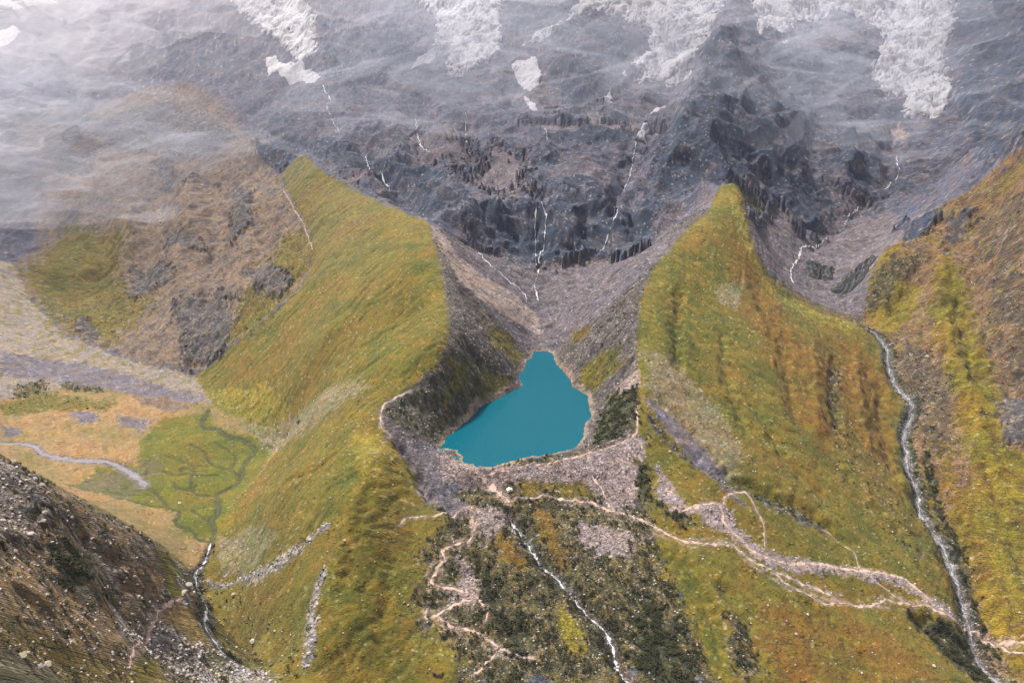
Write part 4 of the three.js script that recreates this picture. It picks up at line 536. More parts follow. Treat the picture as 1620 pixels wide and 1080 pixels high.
  if (q > 0.02) {
    const step = Math.max(1.45 + Math.max(0, -z - 400) * 0.0012, wide * 1.3), nyc = Math.max(0.15, ny);
    const ridge = (s, o) => (1 - 2 * Math.abs(N3(x / s + o, y / s, z / s - o))) * smooth(2, 5, (s * nyc) / step);
    const big = q > 0.3 ? ridge(190, 3) * 12 + ridge(78, 9) * 6.5 : 4 * ridge(60, 9);
    const ledge = ((band < 0.5 ? band : 0.5 + (band - 0.5) * 0.0) - band * 0.5 - 0.12) * 34 * clamp(steep * 2.4) * (q > 0.3 ? 1 : 0.25);
    const cliff = 1 - 0.7 * tread; off = q * (big + ledge * 0.45 * smooth(1, 3, (16 * nyc) / step) + cliff * (ridge(34, 1) * 2.4 + ridge(15, 5) * 0.6 + (q < 0.5 ? ridge(7, 2) * 0.9 : 0)));
  }
  off *= smooth(0, 14, shore);
  const gully = N2b((al + warp * 3) / 150 + 13, (ac2 + warp * 2.5) / 30), soft = (2.2 * fbm2(x, z, 58, 3) + 0.4 * n1 + 0.3 * n3 + (streak * (region === 4 ? 1.7 : region === 1 ? 1.2 : 0.5) + (region === 7 || region === 0 ? 0 : region === 3 ? 3.4 : 4.4) * (Math.sqrt(Math.abs(gully)) - 0.5)) * clamp(steep * 6)) * smooth(0.5, 12, shore) * (cls === KI.tan || cls === KI.meadow ? 0.35 : 1);
  const hx = 0, up = soft - carve;
  POS[3 * v] = x + nx * off * hx; POS[3 * v + 1] = y + off * lerp(1, ny, hx) + up; POS[3 * v + 2] = z + nz * off * hx;
  COL[3 * v] = c[0]; COL[3 * v + 1] = c[1]; COL[3 * v + 2] = c[2]; CLS[v] = cls; REG[v] = region;
}
console.log('relief');
normalsOf((v) => POS[3 * v], (v) => POS[3 * v + 1], (v) => POS[3 * v + 2], NOR);

// point on the finished surface for a plan position
function idx(a, x, desc) { let lo = 0, hi = a.length - 2; while (lo < hi) { const m = (lo + hi + 1) >> 1; if (desc ? a[m] >= x : a[m] <= x) lo = m; else hi = m - 1; } return lo; }
function surf(x, z, out = {}) {
  const i = idx(XS, x, false), j = idx(ZS, z, true), u = clamp((x - XS[i]) / (XS[i + 1] - XS[i])), w = clamp((z - ZS[j]) / (ZS[j + 1] - ZS[j])), v = j * NX + i;
  const g = (A, k) => (A[3 * v + k] * (1 - u) + A[3 * v + 3 + k] * u) * (1 - w) + (A[3 * (v + NX) + k] * (1 - u) + A[3 * (v + NX) + 3 + k] * u) * w;
  out.x = g(POS, 0); out.y = g(POS, 1); out.z = g(POS, 2); out.nx = g(NOR, 0); out.ny = g(NOR, 1); out.nz = g(NOR, 2); out.cls = CLS[v]; out.reg = REG[v];
  return out;
}

// ---------- terrain meshes, one per landform, sharing their border vertices ----------
// tiling grain: fine matter that the vertex tones are too coarse to hold
const periodic = (seed) => (u, v, n) => { const x = u * n, y = v * n, i = Math.floor(x), j = Math.floor(y), a = x - i, b = y - j, s = a * a * (3 - 2 * a), q = b * b * (3 - 2 * b), g = (p, r) => hash(((p % n) + n) % n * 7919 + ((r % n) + n) % n * 104729 + seed * 15485863 + n); return lerp(lerp(g(i, j), g(i + 1, j), s), lerp(g(i, j + 1), g(i + 1, j + 1), s), q); };
function tile(size, f, tint) {
  const d = new Uint8Array(size * size * 4);
  for (let j = 0; j < size; j++) for (let i = 0; i < size; i++) { const [b, w] = f(i / size, j / size), k = clamp(b) * 255; d.set([clamp(k * (1 + tint[0] * w), 0, 255), clamp(k * (1 + tint[1] * w), 0, 255), clamp(k * (1 + tint[2] * w), 0, 255), 255], (j * size + i) * 4); }
  const t = new THREE.DataTexture(d, size, size); t.wrapS = t.wrapT = THREE.RepeatWrapping; t.magFilter = THREE.LinearFilter; t.needsUpdate = true; return t;
}
const pa = periodic(1), pb = periodic(2), pc = periodic(3);
function cells(u, v, n, seed) { const x = u * n, y = v * n, cx = Math.floor(x), cy = Math.floor(y); let d1 = 9, d2 = 9, h = 0; for (let i = -1; i <= 1; i++) for (let j = -1; j <= 1; j++) { const k = (((cx + i) % n) + n) % n * 7349 + (((cy + j) % n) + n) % n * 9151 + seed, d = Math.hypot(cx + i + hash(k) - x, cy + j + hash(k + 500000) - y); if (d < d1) { d2 = d1; d1 = d; h = hash(k + 900000); } else if (d < d2) d2 = d; } return [d1, d2 - d1, h]; }
const TILE = 180;
const turf = tile(1024, (u, v) => { const [d, , h] = cells(u, v, 96, 3), [d2, , h2] = cells(u, v, 40, 8), m = pa(u, v, 24) * 0.5 + pb(u, v, 64) * 0.3 + pc(u, v, 200) * 0.2; return [0.62 + (m - 0.5) * 0.3 + (0.45 - d) * 0.2 * (0.4 + h) + (h2 > 0.86 ? (0.35 - d2) * 0.7 : 0) * 1, pb(u, v, 14) - 0.5]; }, [0.22, 0.05, -0.3]);
const crag_ = tile(1024, (u, v) => { const r = (n, f) => 1 - Math.abs(2 * f(u, v, n) - 1), [, e, h] = cells(u + 0.02 * pa(u, v, 30), v + 0.02 * pb(u, v, 30), 44, 5), [, e2] = cells(u, v, 120, 6), m = r(10, pa) * 0.34 + r(26, pb) * 0.26 + r(64, pc) * 0.22 + r(160, pa) * 0.18; return [0.3 + (m - 0.3) * 0.8 + (h - 0.5) * 0.16 - 0.26 * (1 - smooth(0, 0.1, e)) - 0.14 * (1 - smooth(0, 0.14, e2)), pb(u, v, 9) - 0.5]; }, [0.16, 0.02, -0.12]);
const wave = tile(256, (u, v) => [pa(u, v, 12) * 0.45 + pb(u, v, 30) * 0.35 + pc(u, v, 70) * 0.2, 0], [0, 0, 0]);
const turfMat = new THREE.MeshStandardMaterial({ vertexColors: true, roughness: 1, map: turf, bumpMap: turf, bumpScale: 1.6 }), cragMat = new THREE.MeshStandardMaterial({ vertexColors: true, roughness: 1, map: crag_, bumpMap: crag_, bumpScale: 3.2 });
turf.colorSpace = crag_.colorSpace = THREE.NoColorSpace;
turfMat.name = 'turf'; cragMat.name = 'rock_and_debris'; turfMat.color.setScalar(1.55); cragMat.color.setScalar(2.0);
const CRAGGY = new Set(['mountain_wall', 'mountain_spur', 'lake_basin', 'near_hillside', 'scree_basin', 'right_hillside', 'outlet_slope', 'far_slope']);
const LANDFORMS = {
  mountain_wall: ['dark blue grey rock wall with ledges rising behind the lake to the ice', 'mountain'],
  mountain_spur: ['hazy brown mountain spur with dark crags left of the green moraine', 'mountain'],
  valley_floor: ['flat tan and green valley floor with grey debris fan below the spur', 'valley'],
  moraine_left: ['yellow green grass moraine slope left of the turquoise lake', 'moraine'],
  lake_basin: ['grey scree bowl with scrubby banks enclosing the turquoise lake', 'slope'],
  moraine_right: ['grassy moraine ridge with pointed top right of the turquoise lake', 'moraine'],
  outlet_slope: ['stony heath slope with dark shrubs falling away below the lake outlet', 'slope'],
  near_hillside: ['brown rocky hillside in the lower left foreground', 'hillside'],
  scree_basin: ['lavender grey scree hollow behind the right moraine', 'slope'],
  right_hillside: ['rust brown and yellow hillside right of the gravel stream', 'hillside'],
  far_slope: ['grass and rock slopes outside the valley', 'slope'],
};
const NAME = { moraine_left: 'moraine_slope', moraine_right: 'moraine_slope' };
for (let r = 0; r < REGIONS.length; r++) {
  const map = new Int32Array(NV).fill(-1), ids = [], index = [];
  const id = (v) => { if (map[v] < 0) { map[v] = ids.length; ids.push(v); } return map[v]; };
  for (let j = 0; j < NZ - 1; j++) for (let i = 0; i < NX - 1; i++) {
    const v = j * NX + i; if (REG[v] !== r) continue;
    const a = id(v), b = id(v + 1), c = id(v + NX), d = id(v + NX + 1);
    if (Math.abs(POS[3 * v + 1] - POS[3 * (v + NX + 1) + 1]) < Math.abs(POS[3 * (v + 1) + 1] - POS[3 * (v + NX) + 1])) index.push(a, b, d, a, d, c); else index.push(a, b, c, b, d, c);
  }
  if (!ids.length) continue;
  const p = new Float32Array(ids.length * 3), n = new Float32Array(ids.length * 3), c = new Float32Array(ids.length * 3), uv = new Float32Array(ids.length * 2);
  ids.forEach((v, k) => { for (let m = 0; m < 3; m++) { p[3 * k + m] = POS[3 * v + m]; n[3 * k + m] = NOR[3 * v + m]; c[3 * k + m] = COL[3 * v + m]; } uv[2 * k] = (POS[3 * v] + 0.25 * POS[3 * v + 2]) / TILE; uv[2 * k + 1] = (POS[3 * v + 2] - 0.8 * POS[3 * v + 1] - 0.2 * POS[3 * v]) / TILE; });
  const g = new THREE.BufferGeometry(); g.setAttribute('position', new THREE.BufferAttribute(p, 3)); g.setAttribute('normal', new THREE.BufferAttribute(n, 3)); g.setAttribute('color', new THREE.BufferAttribute(c, 3)); g.setAttribute('uv', new THREE.BufferAttribute(uv, 2)); g.setIndex(index);
  const [label, cat] = LANDFORMS[REGIONS[r]];
  tag(new THREE.Mesh(g, CRAGGY.has(REGIONS[r]) ? cragMat : turfMat), NAME[REGIONS[r]] ?? REGIONS[r], label, cat, 'structure');
}
console.log('terrain');

// ---------- water ----------
{
  const s = new THREE.Shape(), c = { x: (lake.x0 + lake.x1) / 2, z: (lake.z0 + lake.z1) / 2 }, m = 7;
  s.moveTo(lake.x0 - m, -(lake.z0 - m)); s.lineTo(lake.x1 + m, -(lake.z0 - m)); s.lineTo(lake.x1 + m, -(lake.z1 + m)); s.lineTo(lake.x0 - m, -(lake.z1 + m));
  // the sheet follows the shore a few metres inland, under the banks
  const n = LAKE_SHORE.length / 2, pts = [];
  for (let i = 0; i < n; i++) { const a = [LAKE_SHORE[2 * ((i + n - 1) % n)], LAKE_SHORE[2 * ((i + n - 1) % n) + 1]], b = [LAKE_SHORE[2 * ((i + 1) % n)], LAKE_SHORE[2 * ((i + 1) % n) + 1]], l = Math.hypot(b[0] - a[0], b[1] - a[1]) || 1; pts.push(new THREE.Vector2(LAKE_SHORE[2 * i] + (b[1] - a[1]) / l * -m, -(LAKE_SHORE[2 * i + 1] + (b[0] - a[0]) / l * m))); }
  const sg = [1, -1].map((k) => pts.map((q, i) => { const bx = LAKE_SHORE[2 * i], bz = LAKE_SHORE[2 * i + 1]; return new THREE.Vector2(bx + (q.x - bx) * k, -(bz + (-q.y - bz) * k)); }));
  const area = (p) => Math.abs(THREE.ShapeUtils.area(p)), g = new THREE.ShapeGeometry(new THREE.Shape(area(sg[0]) > area(sg[1]) ? sg[0] : sg[1])); g.rotateX(-Math.PI / 2);
  const uv = g.attributes.uv, po = g.attributes.position; for (let i = 0; i < uv.count; i++) uv.setXY(i, po.getX(i) / 30, po.getZ(i) / 30);
  const w = new THREE.MeshPhysicalMaterial({ color: new THREE.Color().setRGB(0.0, 0.068, 0.097), roughness: 0.16, ior: 1.33, specularIntensity: 0.35, bumpMap: wave, bumpScale: 0.3 }); w.name = 'glacier_water';
  tag(new THREE.Mesh(g, w), 'lake', 'turquoise glacial lake shaped like a pear between two moraines', 'lake', 'structure');
}
function ribbon(pts, width, tone, lift, mat, taper = 0, across = 4, broken = false) {
  const p = [], c = [], index = [], o = {};
  pts.forEach((q, i) => {
    const t = i / (pts.length - 1), w = width * (1 - taper * t) * (0.8 + 0.4 * N2(i * 0.11, width * 7) + 0.35 * N2(i * 0.45, 3)) * Math.min(1, 0.35 + i * 0.2, 0.35 + (pts.length - 1 - i) * 0.2) * (broken ? 0.25 + 0.9 * smooth(-0.35, 0.25, N2(i * 0.22, width * 31 + pts.length)) : 1);
    for (let k = 0; k <= across; k++) {
      const s = k / across - 0.5, e = 1 - Math.abs(s) * 2; surf(q.x - q.dz * s * w, q.z + q.dx * s * w, o);
      const l = lift * (e > 0.01 ? 0.75 + 0.25 * e : 0.1); p.push(o.x + o.nx * l, o.y + o.ny * l, o.z + o.nz * l);
      const m = tone(i, s, t, q); c.push(m[0], m[1], m[2]);
      if (i && k) { const a = (i - 1) * (across + 1) + k - 1, b = a + across + 1; index.push(a, a + 1, b, b, a + 1, b + 1); }
    }
  });
  const g = new THREE.BufferGeometry(); g.setAttribute('position', new THREE.Float32BufferAttribute(p, 3)); g.setAttribute('color', new THREE.Float32BufferAttribute(c, 3)); g.setIndex(index); g.computeVertexNormals();
  const ny = g.attributes.normal; let up = 0; for (let i = 0; i < ny.count; i++) up += ny.getY(i); if (up < 0) { g.setIndex(index.reverse()); g.computeVertexNormals(); }
  return new THREE.Mesh(g, mat);
}
const wetMat = new THREE.MeshStandardMaterial({ vertexColors: true, roughness: 0.75 }), dryMat = new THREE.MeshStandardMaterial({ vertexColors: true, roughness: 1 });
const bogMat = new THREE.MeshStandardMaterial({ vertexColors: true, roughness: 0.95 }); bogMat.name = 'peaty_water'; wetMat.name = 'running_water'; dryMat.name = 'trodden_earth';
const foam = [0.7, 0.7, 0.72], deep = [0.1, 0.1, 0.1], gravel = [0.064, 0.056, 0.057], blend = (a, b, t) => [lerp(a[0], b[0], t), lerp(a[1], b[1], t), lerp(a[2], b[2], t)];
const STREAM_LABEL = { outlet: 'white cascading stream falling from the lake outlet to the foreground', right: 'grey gravel stream winding down between right moraine and right hillside', left: 'white water stream leaving the green meadow beside the brown hillside' };
for (const { w, note, pts } of TRACED.stream) {
  const right = note === 'right';
  const m = ribbon(pts, right ? w : w * 1.1, (i, s) => {
    const r = hash(i * 13 + Math.round(s * 8) * 7919 + 5), thread = Math.abs(s - 0.28 * N2(i * 0.09, 4)), k = right ? (thread < 0.09 ? 0.28 : 0) : thread < 0.2 + 0.16 * N2(i * 0.17, 9) ? 0.85 + 0.3 * N2(i * 0.3, 5) : 0.05;
    return blend(right ? blend(gravel, [0.04, 0.036, 0.034], r) : deep, foam, clamp(k + (r - 0.5) * 0.55));
  }, 0.35, wetMat, 0, right ? 8 : 5, !right);
  tag(m, 'stream', STREAM_LABEL[note], 'stream', 'structure');
}
for (const { w, pts } of TRACED.river) tag(ribbon(pts, w, (i, s) => blend([0.22, 0.195, 0.21], [0.14, 0.12, 0.12], hash(i * 5 + Math.round(s * 9) * 331)), 0.3, dryMat, 0, 6), 'river', 'shallow lavender grey river braid crossing the tan valley floor', 'river', 'structure');
const CH = ['main dark meandering channel along the east side of the green meadow', 'dark side channel curving through the middle of the green meadow', 'dark looping channel in the west of the green meadow', 'dark channel along the south of the green meadow loops', 'short dark link channel between the meadow loops', 'short dark channel at the south end of the green meadow', 'thin dark rill in the north of the green meadow', 'thin dark rill at the east foot of the grass slope', 'thin dark rill above the meadow loops', 'dark narrow stream from the river braid to the meadow outlet', 'thin dark rill between orange bank and meadow'];
TRACED.channel.forEach(({ w, pts }, n) => tag(ribbon(pts, w * 0.8, (i, s) => blend([0.03, 0.034, 0.011], [0.06, 0.06, 0.02], hash(i * 3 + Math.round(s * 9) * 57)), 0.25, bogMat, 0, 3), 'meadow_channel', CH[n], 'channel', 'structure'));
const WF = ['right strand of the twin white waterfall on the wall behind the lake', 'left strand of the twin white waterfall on the wall behind the lake', 'thin waterfall right of the twin falls behind the lake', 'faint upper cascade high above the thin right waterfall', 'white cascade above the top of the left moraine', 'white waterfall under the right hand glacier tongue', 'white stream running down the lavender scree behind the right moraine', 'white cascade in the rocks above the scree hollow', 'white rivulet below the left snowfield', 'broken white rill on the grey scree above the lake', 'pale wet streak on the wall below the middle glacier', 'pale wet streak left of the middle glacier', 'short pale cascade on the central ledge'];
TRACED.waterfall.forEach(({ w, pts }, n) => tag(ribbon(pts, w, (i, s) => blend([0.2, 0.19, 0.22], [0.6, 0.59, 0.61], clamp(0.5 * hash(i * 11 + n) + 0.35 + 0.5 * N2(i * 0.2, n))), 0.9, wetMat, 0, 2, true), 'waterfall', WF[n], 'waterfall', 'structure'));
const PW = ['pink trail from the hut across the outlet slope to the braided trails', 'widest braided pink trail down the right moraine to the gravel stream', 'lower branch of the braided trail on the right moraine', 'short loop trail below the lower braided branch', 'thin loop trail above the braided trail junction', 'trail fork at the right edge below the stream crossing', 'faint trail dropping from the upper grass to the braided trail', 'faint link trail between the two braided branches', 'zigzag pink trail on the slope left of the outlet stream', 'trail along the lower zigzags to the bushes', 'faint trail leaving the zigzags toward the bottom edge', 'short spur trail on the lower zigzags', 'faint trail on the nose of the left moraine', 'broad sandy track between the lake and the hut', 'short trail from the hut to the outlet slope', 'trail down the pink scree fan', 'trail along the crest of the moraine dam beside the lake', 'trail on the left moraine crest above the lake', 'short trail below the right crest beside the pink scree', 'thin trail at the upper edge of the left moraine', 'thin trail across the lower left hillside'];
TRACED.footpath.forEach(({ w, pts }, n) => tag(ribbon(pts, w * 1.15, (i, s) => blend([0.46, 0.325, 0.27], [0.22, 0.15, 0.1], clamp(Math.abs(s) * 1.3 + (hash(i * 7 + Math.round(s * 9) * 131 + n) - 0.45) * 1.0 + 0.3 * N2(i * 0.12, n))), 0.3, dryMat, 0, 6, true), 'footpath', PW[n], 'path', 'structure'));
console.log('water');

// ---------- ice and snow ----------
const iceMat = new THREE.MeshStandardMaterial({ vertexColors: true, roughness: 0.75, bumpMap: crag_, bumpScale: 2.5 }); iceMat.name = 'ice';
function cellNoise(x, z, s) {
  const cx = Math.floor(x / s), cz = Math.floor(z / s); let d1 = 9, d2 = 9, h = 0;
  for (let i = -1; i <= 1; i++) for (let j = -1; j <= 1; j++) { const k = (cx + i) * 7349 + (cz + j) * 9151, d = Math.hypot(cx + i + hash(k) - x / s, cz + j + hash(k + 1) - z / s); if (d < d1) { d2 = d1; d1 = d; h = hash(k + 2); } else if (d < d2) d2 = d; }
  return [d2 - d1, h];
}
const ICE_LABEL = ['dirty white glacier strip in the mist at upper left', 'bright snowfield below the left glacier strip', 'broad pale glacier apron in the mist at top centre', 'narrow snow wedge beside the middle glacier', 'snow tongue on the ledge right of the middle glacier', 'small snow streak below the central snow tongue', 'large curving glacier with two lobes right of top centre', 'crevassed icefall tongue of the right hand glacier', 'tiny upper snow patch on the dark slope', 'tiny lower snow patch on the dark slope', 'small snow patch beside the dark buttress', 'slanting snow streak beside the dark buttress', 'tiny snow scrap left of the glacier lobe', 'tiny snow scrap below the right glacier', 'misty snowfield in the top left corner', 'small misty snow patch at the left edge'];
ICE.forEach(([name, th, p], n) => {
  const o = outline(p), span = Math.max(o.x1 - o.x0, o.z1 - o.z0), st = th > 10 ? 3.2 : th > 4 ? 2.4 : 1.2, nx = Math.ceil((o.x1 - o.x0) / st) + 4, nz = Math.ceil((o.z1 - o.z0) / (st * 1.15)) + 4, pos = [], col = [], index = [], id = new Int32Array(nx * nz).fill(-1), q = {}, inn = new Float32Array(nx * nz);
  for (let j = 0; j < nz; j++) for (let i = 0; i < nx; i++) { const x = o.x0 + (i - 2) * st, z = o.z0 + (j - 2) * st * 1.15; inn[j * nx + i] = o.sd(x, z) + (th > 10 ? 12 : 2.5) * (N2(x / 30, z / 30) + 0.6 * N2(x / 9, z / 9)); }
  const vert = (i, j) => {
    const k = j * nx + i; if (id[k] >= 0) return id[k]; id[k] = pos.length / 3;
    const x = o.x0 + (i - 2) * st, z = o.z0 + (j - 2) * st * 1.15, s = inn[k]; surf(x, z, q);
    const big = th > 10, [e, h] = cellNoise(x + 3 * N2(x / 9, z / 9), z * 0.72, big ? 13 : 9), [e2, h2] = cellNoise(x, z * 0.8 + 99, big ? 31 : 20), serac = smooth(-0.2, 0.35, N2(x / 120 + n, z / 120)) * 0.7 + 0.3;
    const lift = s < 0 ? Math.max(-4, s) - 1 : th * 0.4 * (1 - Math.exp(-s / (th * 0.5))) + 0.4 + (big ? serac * ((h - 0.5) * 3.5 - 4.5 * (1 - smooth(0.02, 0.22, e)) + (h2 - 0.5) * 4 - 3 * (1 - smooth(0, 0.12, e2))) : (h - 0.5) * th * 0.2 + N2(x / 5, z / 5) * 0.3) * smooth(0, 9, s);
    pos.push(q.x + q.nx * lift, q.y + q.ny * lift, q.z + q.nz * lift);
    const dirt = smooth(0.12, 0.4, fbm2(x, z, 55, 3) + 0.45 * N2b(x / 4, z / 16) + (big ? 0.12 : -0.25)), r = 0.9 + 0.2 * hash(id[k] * 3 + n); col.push(lerp(0.45, 0.215, dirt) * r, lerp(0.43, 0.2, dirt) * r, lerp(0.45, 0.22, dirt) * r);
    return id[k];
  };
  for (let j = 0; j < nz - 1; j++) for (let i = 0; i < nx - 1; i++) { const k = j * nx + i; if (Math.max(inn[k], inn[k + 1], inn[k + nx], inn[k + nx + 1]) <= 0) continue; const a = vert(i, j), b = vert(i + 1, j), c = vert(i, j + 1), d = vert(i + 1, j + 1); index.push(a, c, b, b, c, d); }
  if (!index.length) return;
  const g = new THREE.BufferGeometry(); g.setAttribute('position', new THREE.Float32BufferAttribute(pos, 3)); g.setAttribute('color', new THREE.Float32BufferAttribute(col, 3)); g.setAttribute('uv', new THREE.Float32BufferAttribute(Array.from({ length: pos.length / 3 }, (_, k) => [pos[3 * k] / 90, (pos[3 * k + 2] - pos[3 * k + 1]) / 90]).flat(), 2)); g.setIndex(index); g.computeVertexNormals();
  tag(new THREE.Mesh(g, iceMat), name, ICE_LABEL[n], name === 'glacier' ? 'glacier' : 'snow', 'structure');
});
console.log('ice');

// ---------- stones, shrubs and the few built things ----------
function lump(seed, detail, flat, rough) {
  let g = new THREE.IcosahedronGeometry(1, detail); g.deleteAttribute('uv'); g.deleteAttribute('normal'); g = mergeVertices(g);
  const p = g.attributes.position, r = rng(seed), cuts = Array.from({ length: 9 }, () => new THREE.Vector3(r() - 0.5, r() - 0.4, r() - 0.5).normalize()), lim = cuts.map(() => 0.62 + 0.3 * r()), v = new THREE.Vector3();
  for (let i = 0; i < p.count; i++) {
    v.fromBufferAttribute(p, i); const n = N3(v.x * 1.7 + seed, v.y * 1.7, v.z * 1.7) * rough + N3(v.x * 4, v.y * 4 + seed, v.z * 4) * rough * 0.5; v.multiplyScalar(1 + n);
    if (rough < 0.25) cuts.forEach((c, k) => { const d = v.dot(c) - lim[k]; if (d > 0) v.addScaledVector(c, -d); });
    p.setXYZ(i, v.x, v.y * flat, v.z);
  }
  if (rough < 0.25) { g = g.toNonIndexed(); } g.computeVertexNormals(); return g;
}
const boulderGeo = [1, 2, 3, 4].map((s) => lump(s * 13, 2, 0.72, 0.14)), pebbleGeo = lump(5, 1, 0.7, 0.12);
// a bush: leaf-sized tilted faces spread through a lumpy crown over a few short stems
function bushGeo(seed, leaves) {
  const r = rng(seed), p = [], a = new THREE.Vector3(), t = new THREE.Vector3(), b = new THREE.Vector3();
  const lobes = Array.from({ length: 5 }, () => [r() * 1.1 - 0.55, 0.35 + r() * 0.4, r() * 1.1 - 0.55, 0.35 + r() * 0.3]);
  for (let i = 0; i < leaves; i++) {
    const l = lobes[i % 5]; a.set(r() - 0.5, r() - 0.42, r() - 0.5).normalize(); const rad = l[3] * Math.pow(r(), 0.25), c = new THREE.Vector3(l[0] + a.x * rad, Math.max(0.03, l[1] + a.y * rad), l[2] + a.z * rad);
    t.set(r() - 0.5, r() - 0.5, r() - 0.5).cross(a).normalize(); b.crossVectors(a, t).addScaledVector(a, 0.5 * (r() - 0.5)).normalize(); const s = 0.1 + 0.1 * r();
    const q = [[-s, 0], [0, -s * 0.6], [s, 0], [0, s * 0.6]].map(([m, k]) => [c.x + t.x * m + b.x * k, c.y + t.y * m + b.y * k, c.z + t.z * m + b.z * k]);
    p.push(...q[0], ...q[1], ...q[2], ...q[0], ...q[2], ...q[3]);
  }
  const g = new THREE.BufferGeometry(); g.setAttribute('position', new THREE.Float32BufferAttribute(p, 3)); g.computeVertexNormals(); return g;
}
const bushes = [bushGeo(3, 90), bushGeo(4, 90), bushGeo(5, 90)];
const stemGeo = new THREE.CylinderGeometry(0.05, 0.1, 0.7, 5); stemGeo.translate(0, 0.25, 0);
const leafMats = [[0.032, 0.038, 0.013], [0.042, 0.042, 0.016], [0.026, 0.032, 0.014]].map((c, i) => { const m = new THREE.MeshStandardMaterial({ color: new THREE.Color().setRGB(...c), roughness: 0.9, side: THREE.DoubleSide }); m.name = 'leaves'; return m; });
const stemMat = new THREE.MeshStandardMaterial({ color: new THREE.Color().setRGB(0.09, 0.07, 0.05), roughness: 1 }); stemMat.name = 'bark';
const stoneMats = [[0.36, 0.32, 0.29], [0.26, 0.23, 0.21], [0.2, 0.17, 0.165], [0.3, 0.25, 0.18]].map((c) => { const m = new THREE.MeshStandardMaterial({ color: new THREE.Color().setRGB(...c), roughness: 1 }); m.name = 'stone'; return m; });
const darkStone = new THREE.MeshStandardMaterial({ color: new THREE.Color().setRGB(0.05, 0.052, 0.058), roughness: 1 }); darkStone.name = 'dark_stone';

const SHRUB_P = { thicket: 1, thicketb: 0.8, scrub: 0.34, heath: 0.3, brown: 0.13, inner: 0.05, tanb: 0.08, browna: 0.1, bank: 0.5, rockn: 0.1, pscree: 0.012, olive: 0.04, gbrown: 0.03, stones: 0.04 };
const STONE_P = { pscree: 0.5, stones: 0.5, stony: 0.1, scree: 0.05, rockn: 0.2, brown: 0.1, tanb: 0.12, heath: 0.13, grass: 0.012, lush: 0.008, yellow: 0.016, yellowg: 0.02, inner: 0.2, scrub: 0.14, sand: 0.1, bed: 0.25, bank: 0.1, meadow: 0.006, fan: 0.1, rust: 0.014, tanscree: 0.12, olive: 0.04, gbrown: 0.14, browna: 0.16, mountain: 0.02, thicket: 0.05 };
const rnd = rng(99), shrubs = [], stones = [], o = {};
for (let n = 0; n < 700000; n++) {                                       // scatter over the valley in plan
  const d = 240 + Math.pow(rnd(), 1.2) * 1250, x = (rnd() * 2 - 1) * (0.78 * d + 60); surf(x, -d, o);
  const name = KN[o.cls], a = rnd(), b = rnd(), c = rnd(), pa = rnd(), ps = rnd();
  if (o.y < 0.3 && SHORE[0] !== undefined && lake.sd(x, -d) > -1.5) continue;
  const clump = 0.5 + 0.5 * N2b(x / 19 + 70, -d / 19);
  if (pa < (SHRUB_P[name] ?? 0) * smooth(0.25, 0.7, clump) * 1.1) shrubs.push({ x: o.x, y: o.y, z: o.z, s: (0.8 + 1.9 * Math.pow(a, 2.0)) * (name === 'thicket' ? 1.2 : 1), h: 0.75 + 0.5 * b, r: c * 6.28, k: n, reg: o.reg, cls: name });
  else if (ps < (STONE_P[name] ?? 0) * 0.9) stones.push({ x: o.x, y: o.y, z: o.z, s: 0.28 + 0.95 * Math.pow(a, 4) * (name === 'rockn' || name === 'stones' ? 1.5 : 1), h: 0.7 + 0.6 * b, r: c * 6.28, k: n, reg: o.reg, cls: name });
}
for (const [x, z, s] of SPOTS.rocks) { surf(x, z, o); stones.push({ x: o.x, y: o.y, z: o.z, s: s * 0.62, h: 1, r: s * 2.3, k: Math.abs(Math.round(x * 7 + z)), reg: o.reg, cls: KN[o.cls], big: 1 }); }
const eye = new THREE.Vector3(0, 400, 0), inFrame = (q) => { const d = -q.z, f = d * 0.9397 + (400 - q.y) * 0.342, v = d * 0.342 - (400 - q.y) * 0.9397; return f > 0 && Math.abs(q.x / f) < 0.69 && Math.abs(v / f) < 0.46; };
const apparent = (q) => (inFrame(q) ? 1 : 0) * q.s / Math.hypot(q.x, q.y - 400, q.z);
for (const list of [shrubs, stones]) list.sort((a, b) => apparent(b) - apparent(a) || a.k - b.k);
console.log('scatter', shrubs.length, stones.length);
const WHERE = { mountain_wall: 'on the rock wall', mountain_spur: 'on the brown spur', valley_floor: 'on the valley floor', moraine_left: 'on the left moraine', lake_basin: 'on the lake bank', moraine_right: 'on the right moraine', outlet_slope: 'below the lake', near_hillside: 'on the near hillside', scree_basin: 'on the far scree', right_hillside: 'on the right hillside', far_slope: 'on the far slope' };
// where a thing lies in the view, in plain words
const PLACE = (q) => { const d = -q.z, f = d * 0.9397 + (400 - q.y) * 0.342, u = q.x / f / 0.6995, v = -(d * 0.342 - (400 - q.y) * 0.9397) / f / 0.4663; return (v < 0 ? 'upper' : v < 0.35 ? 'middle' : v < 0.62 ? 'low' : v < 0.82 ? 'lower' : 'lowest') + ' ' + (u < -0.8 ? 'left edge' : u < -0.6 ? 'far left' : u < -0.4 ? 'mid left' : u < -0.2 ? 'inner left' : u < -0.08 ? 'centre left' : u < 0.08 ? 'centre' : u < 0.2 ? 'centre right' : u < 0.4 ? 'inner right' : u < 0.6 ? 'mid right' : u < 0.8 ? 'far right' : 'right edge'); };
const SIZE = (s) => (s > 2.4 ? 'big' : s > 1.8 ? 'large' : s > 1.2 ? 'medium' : 'small');
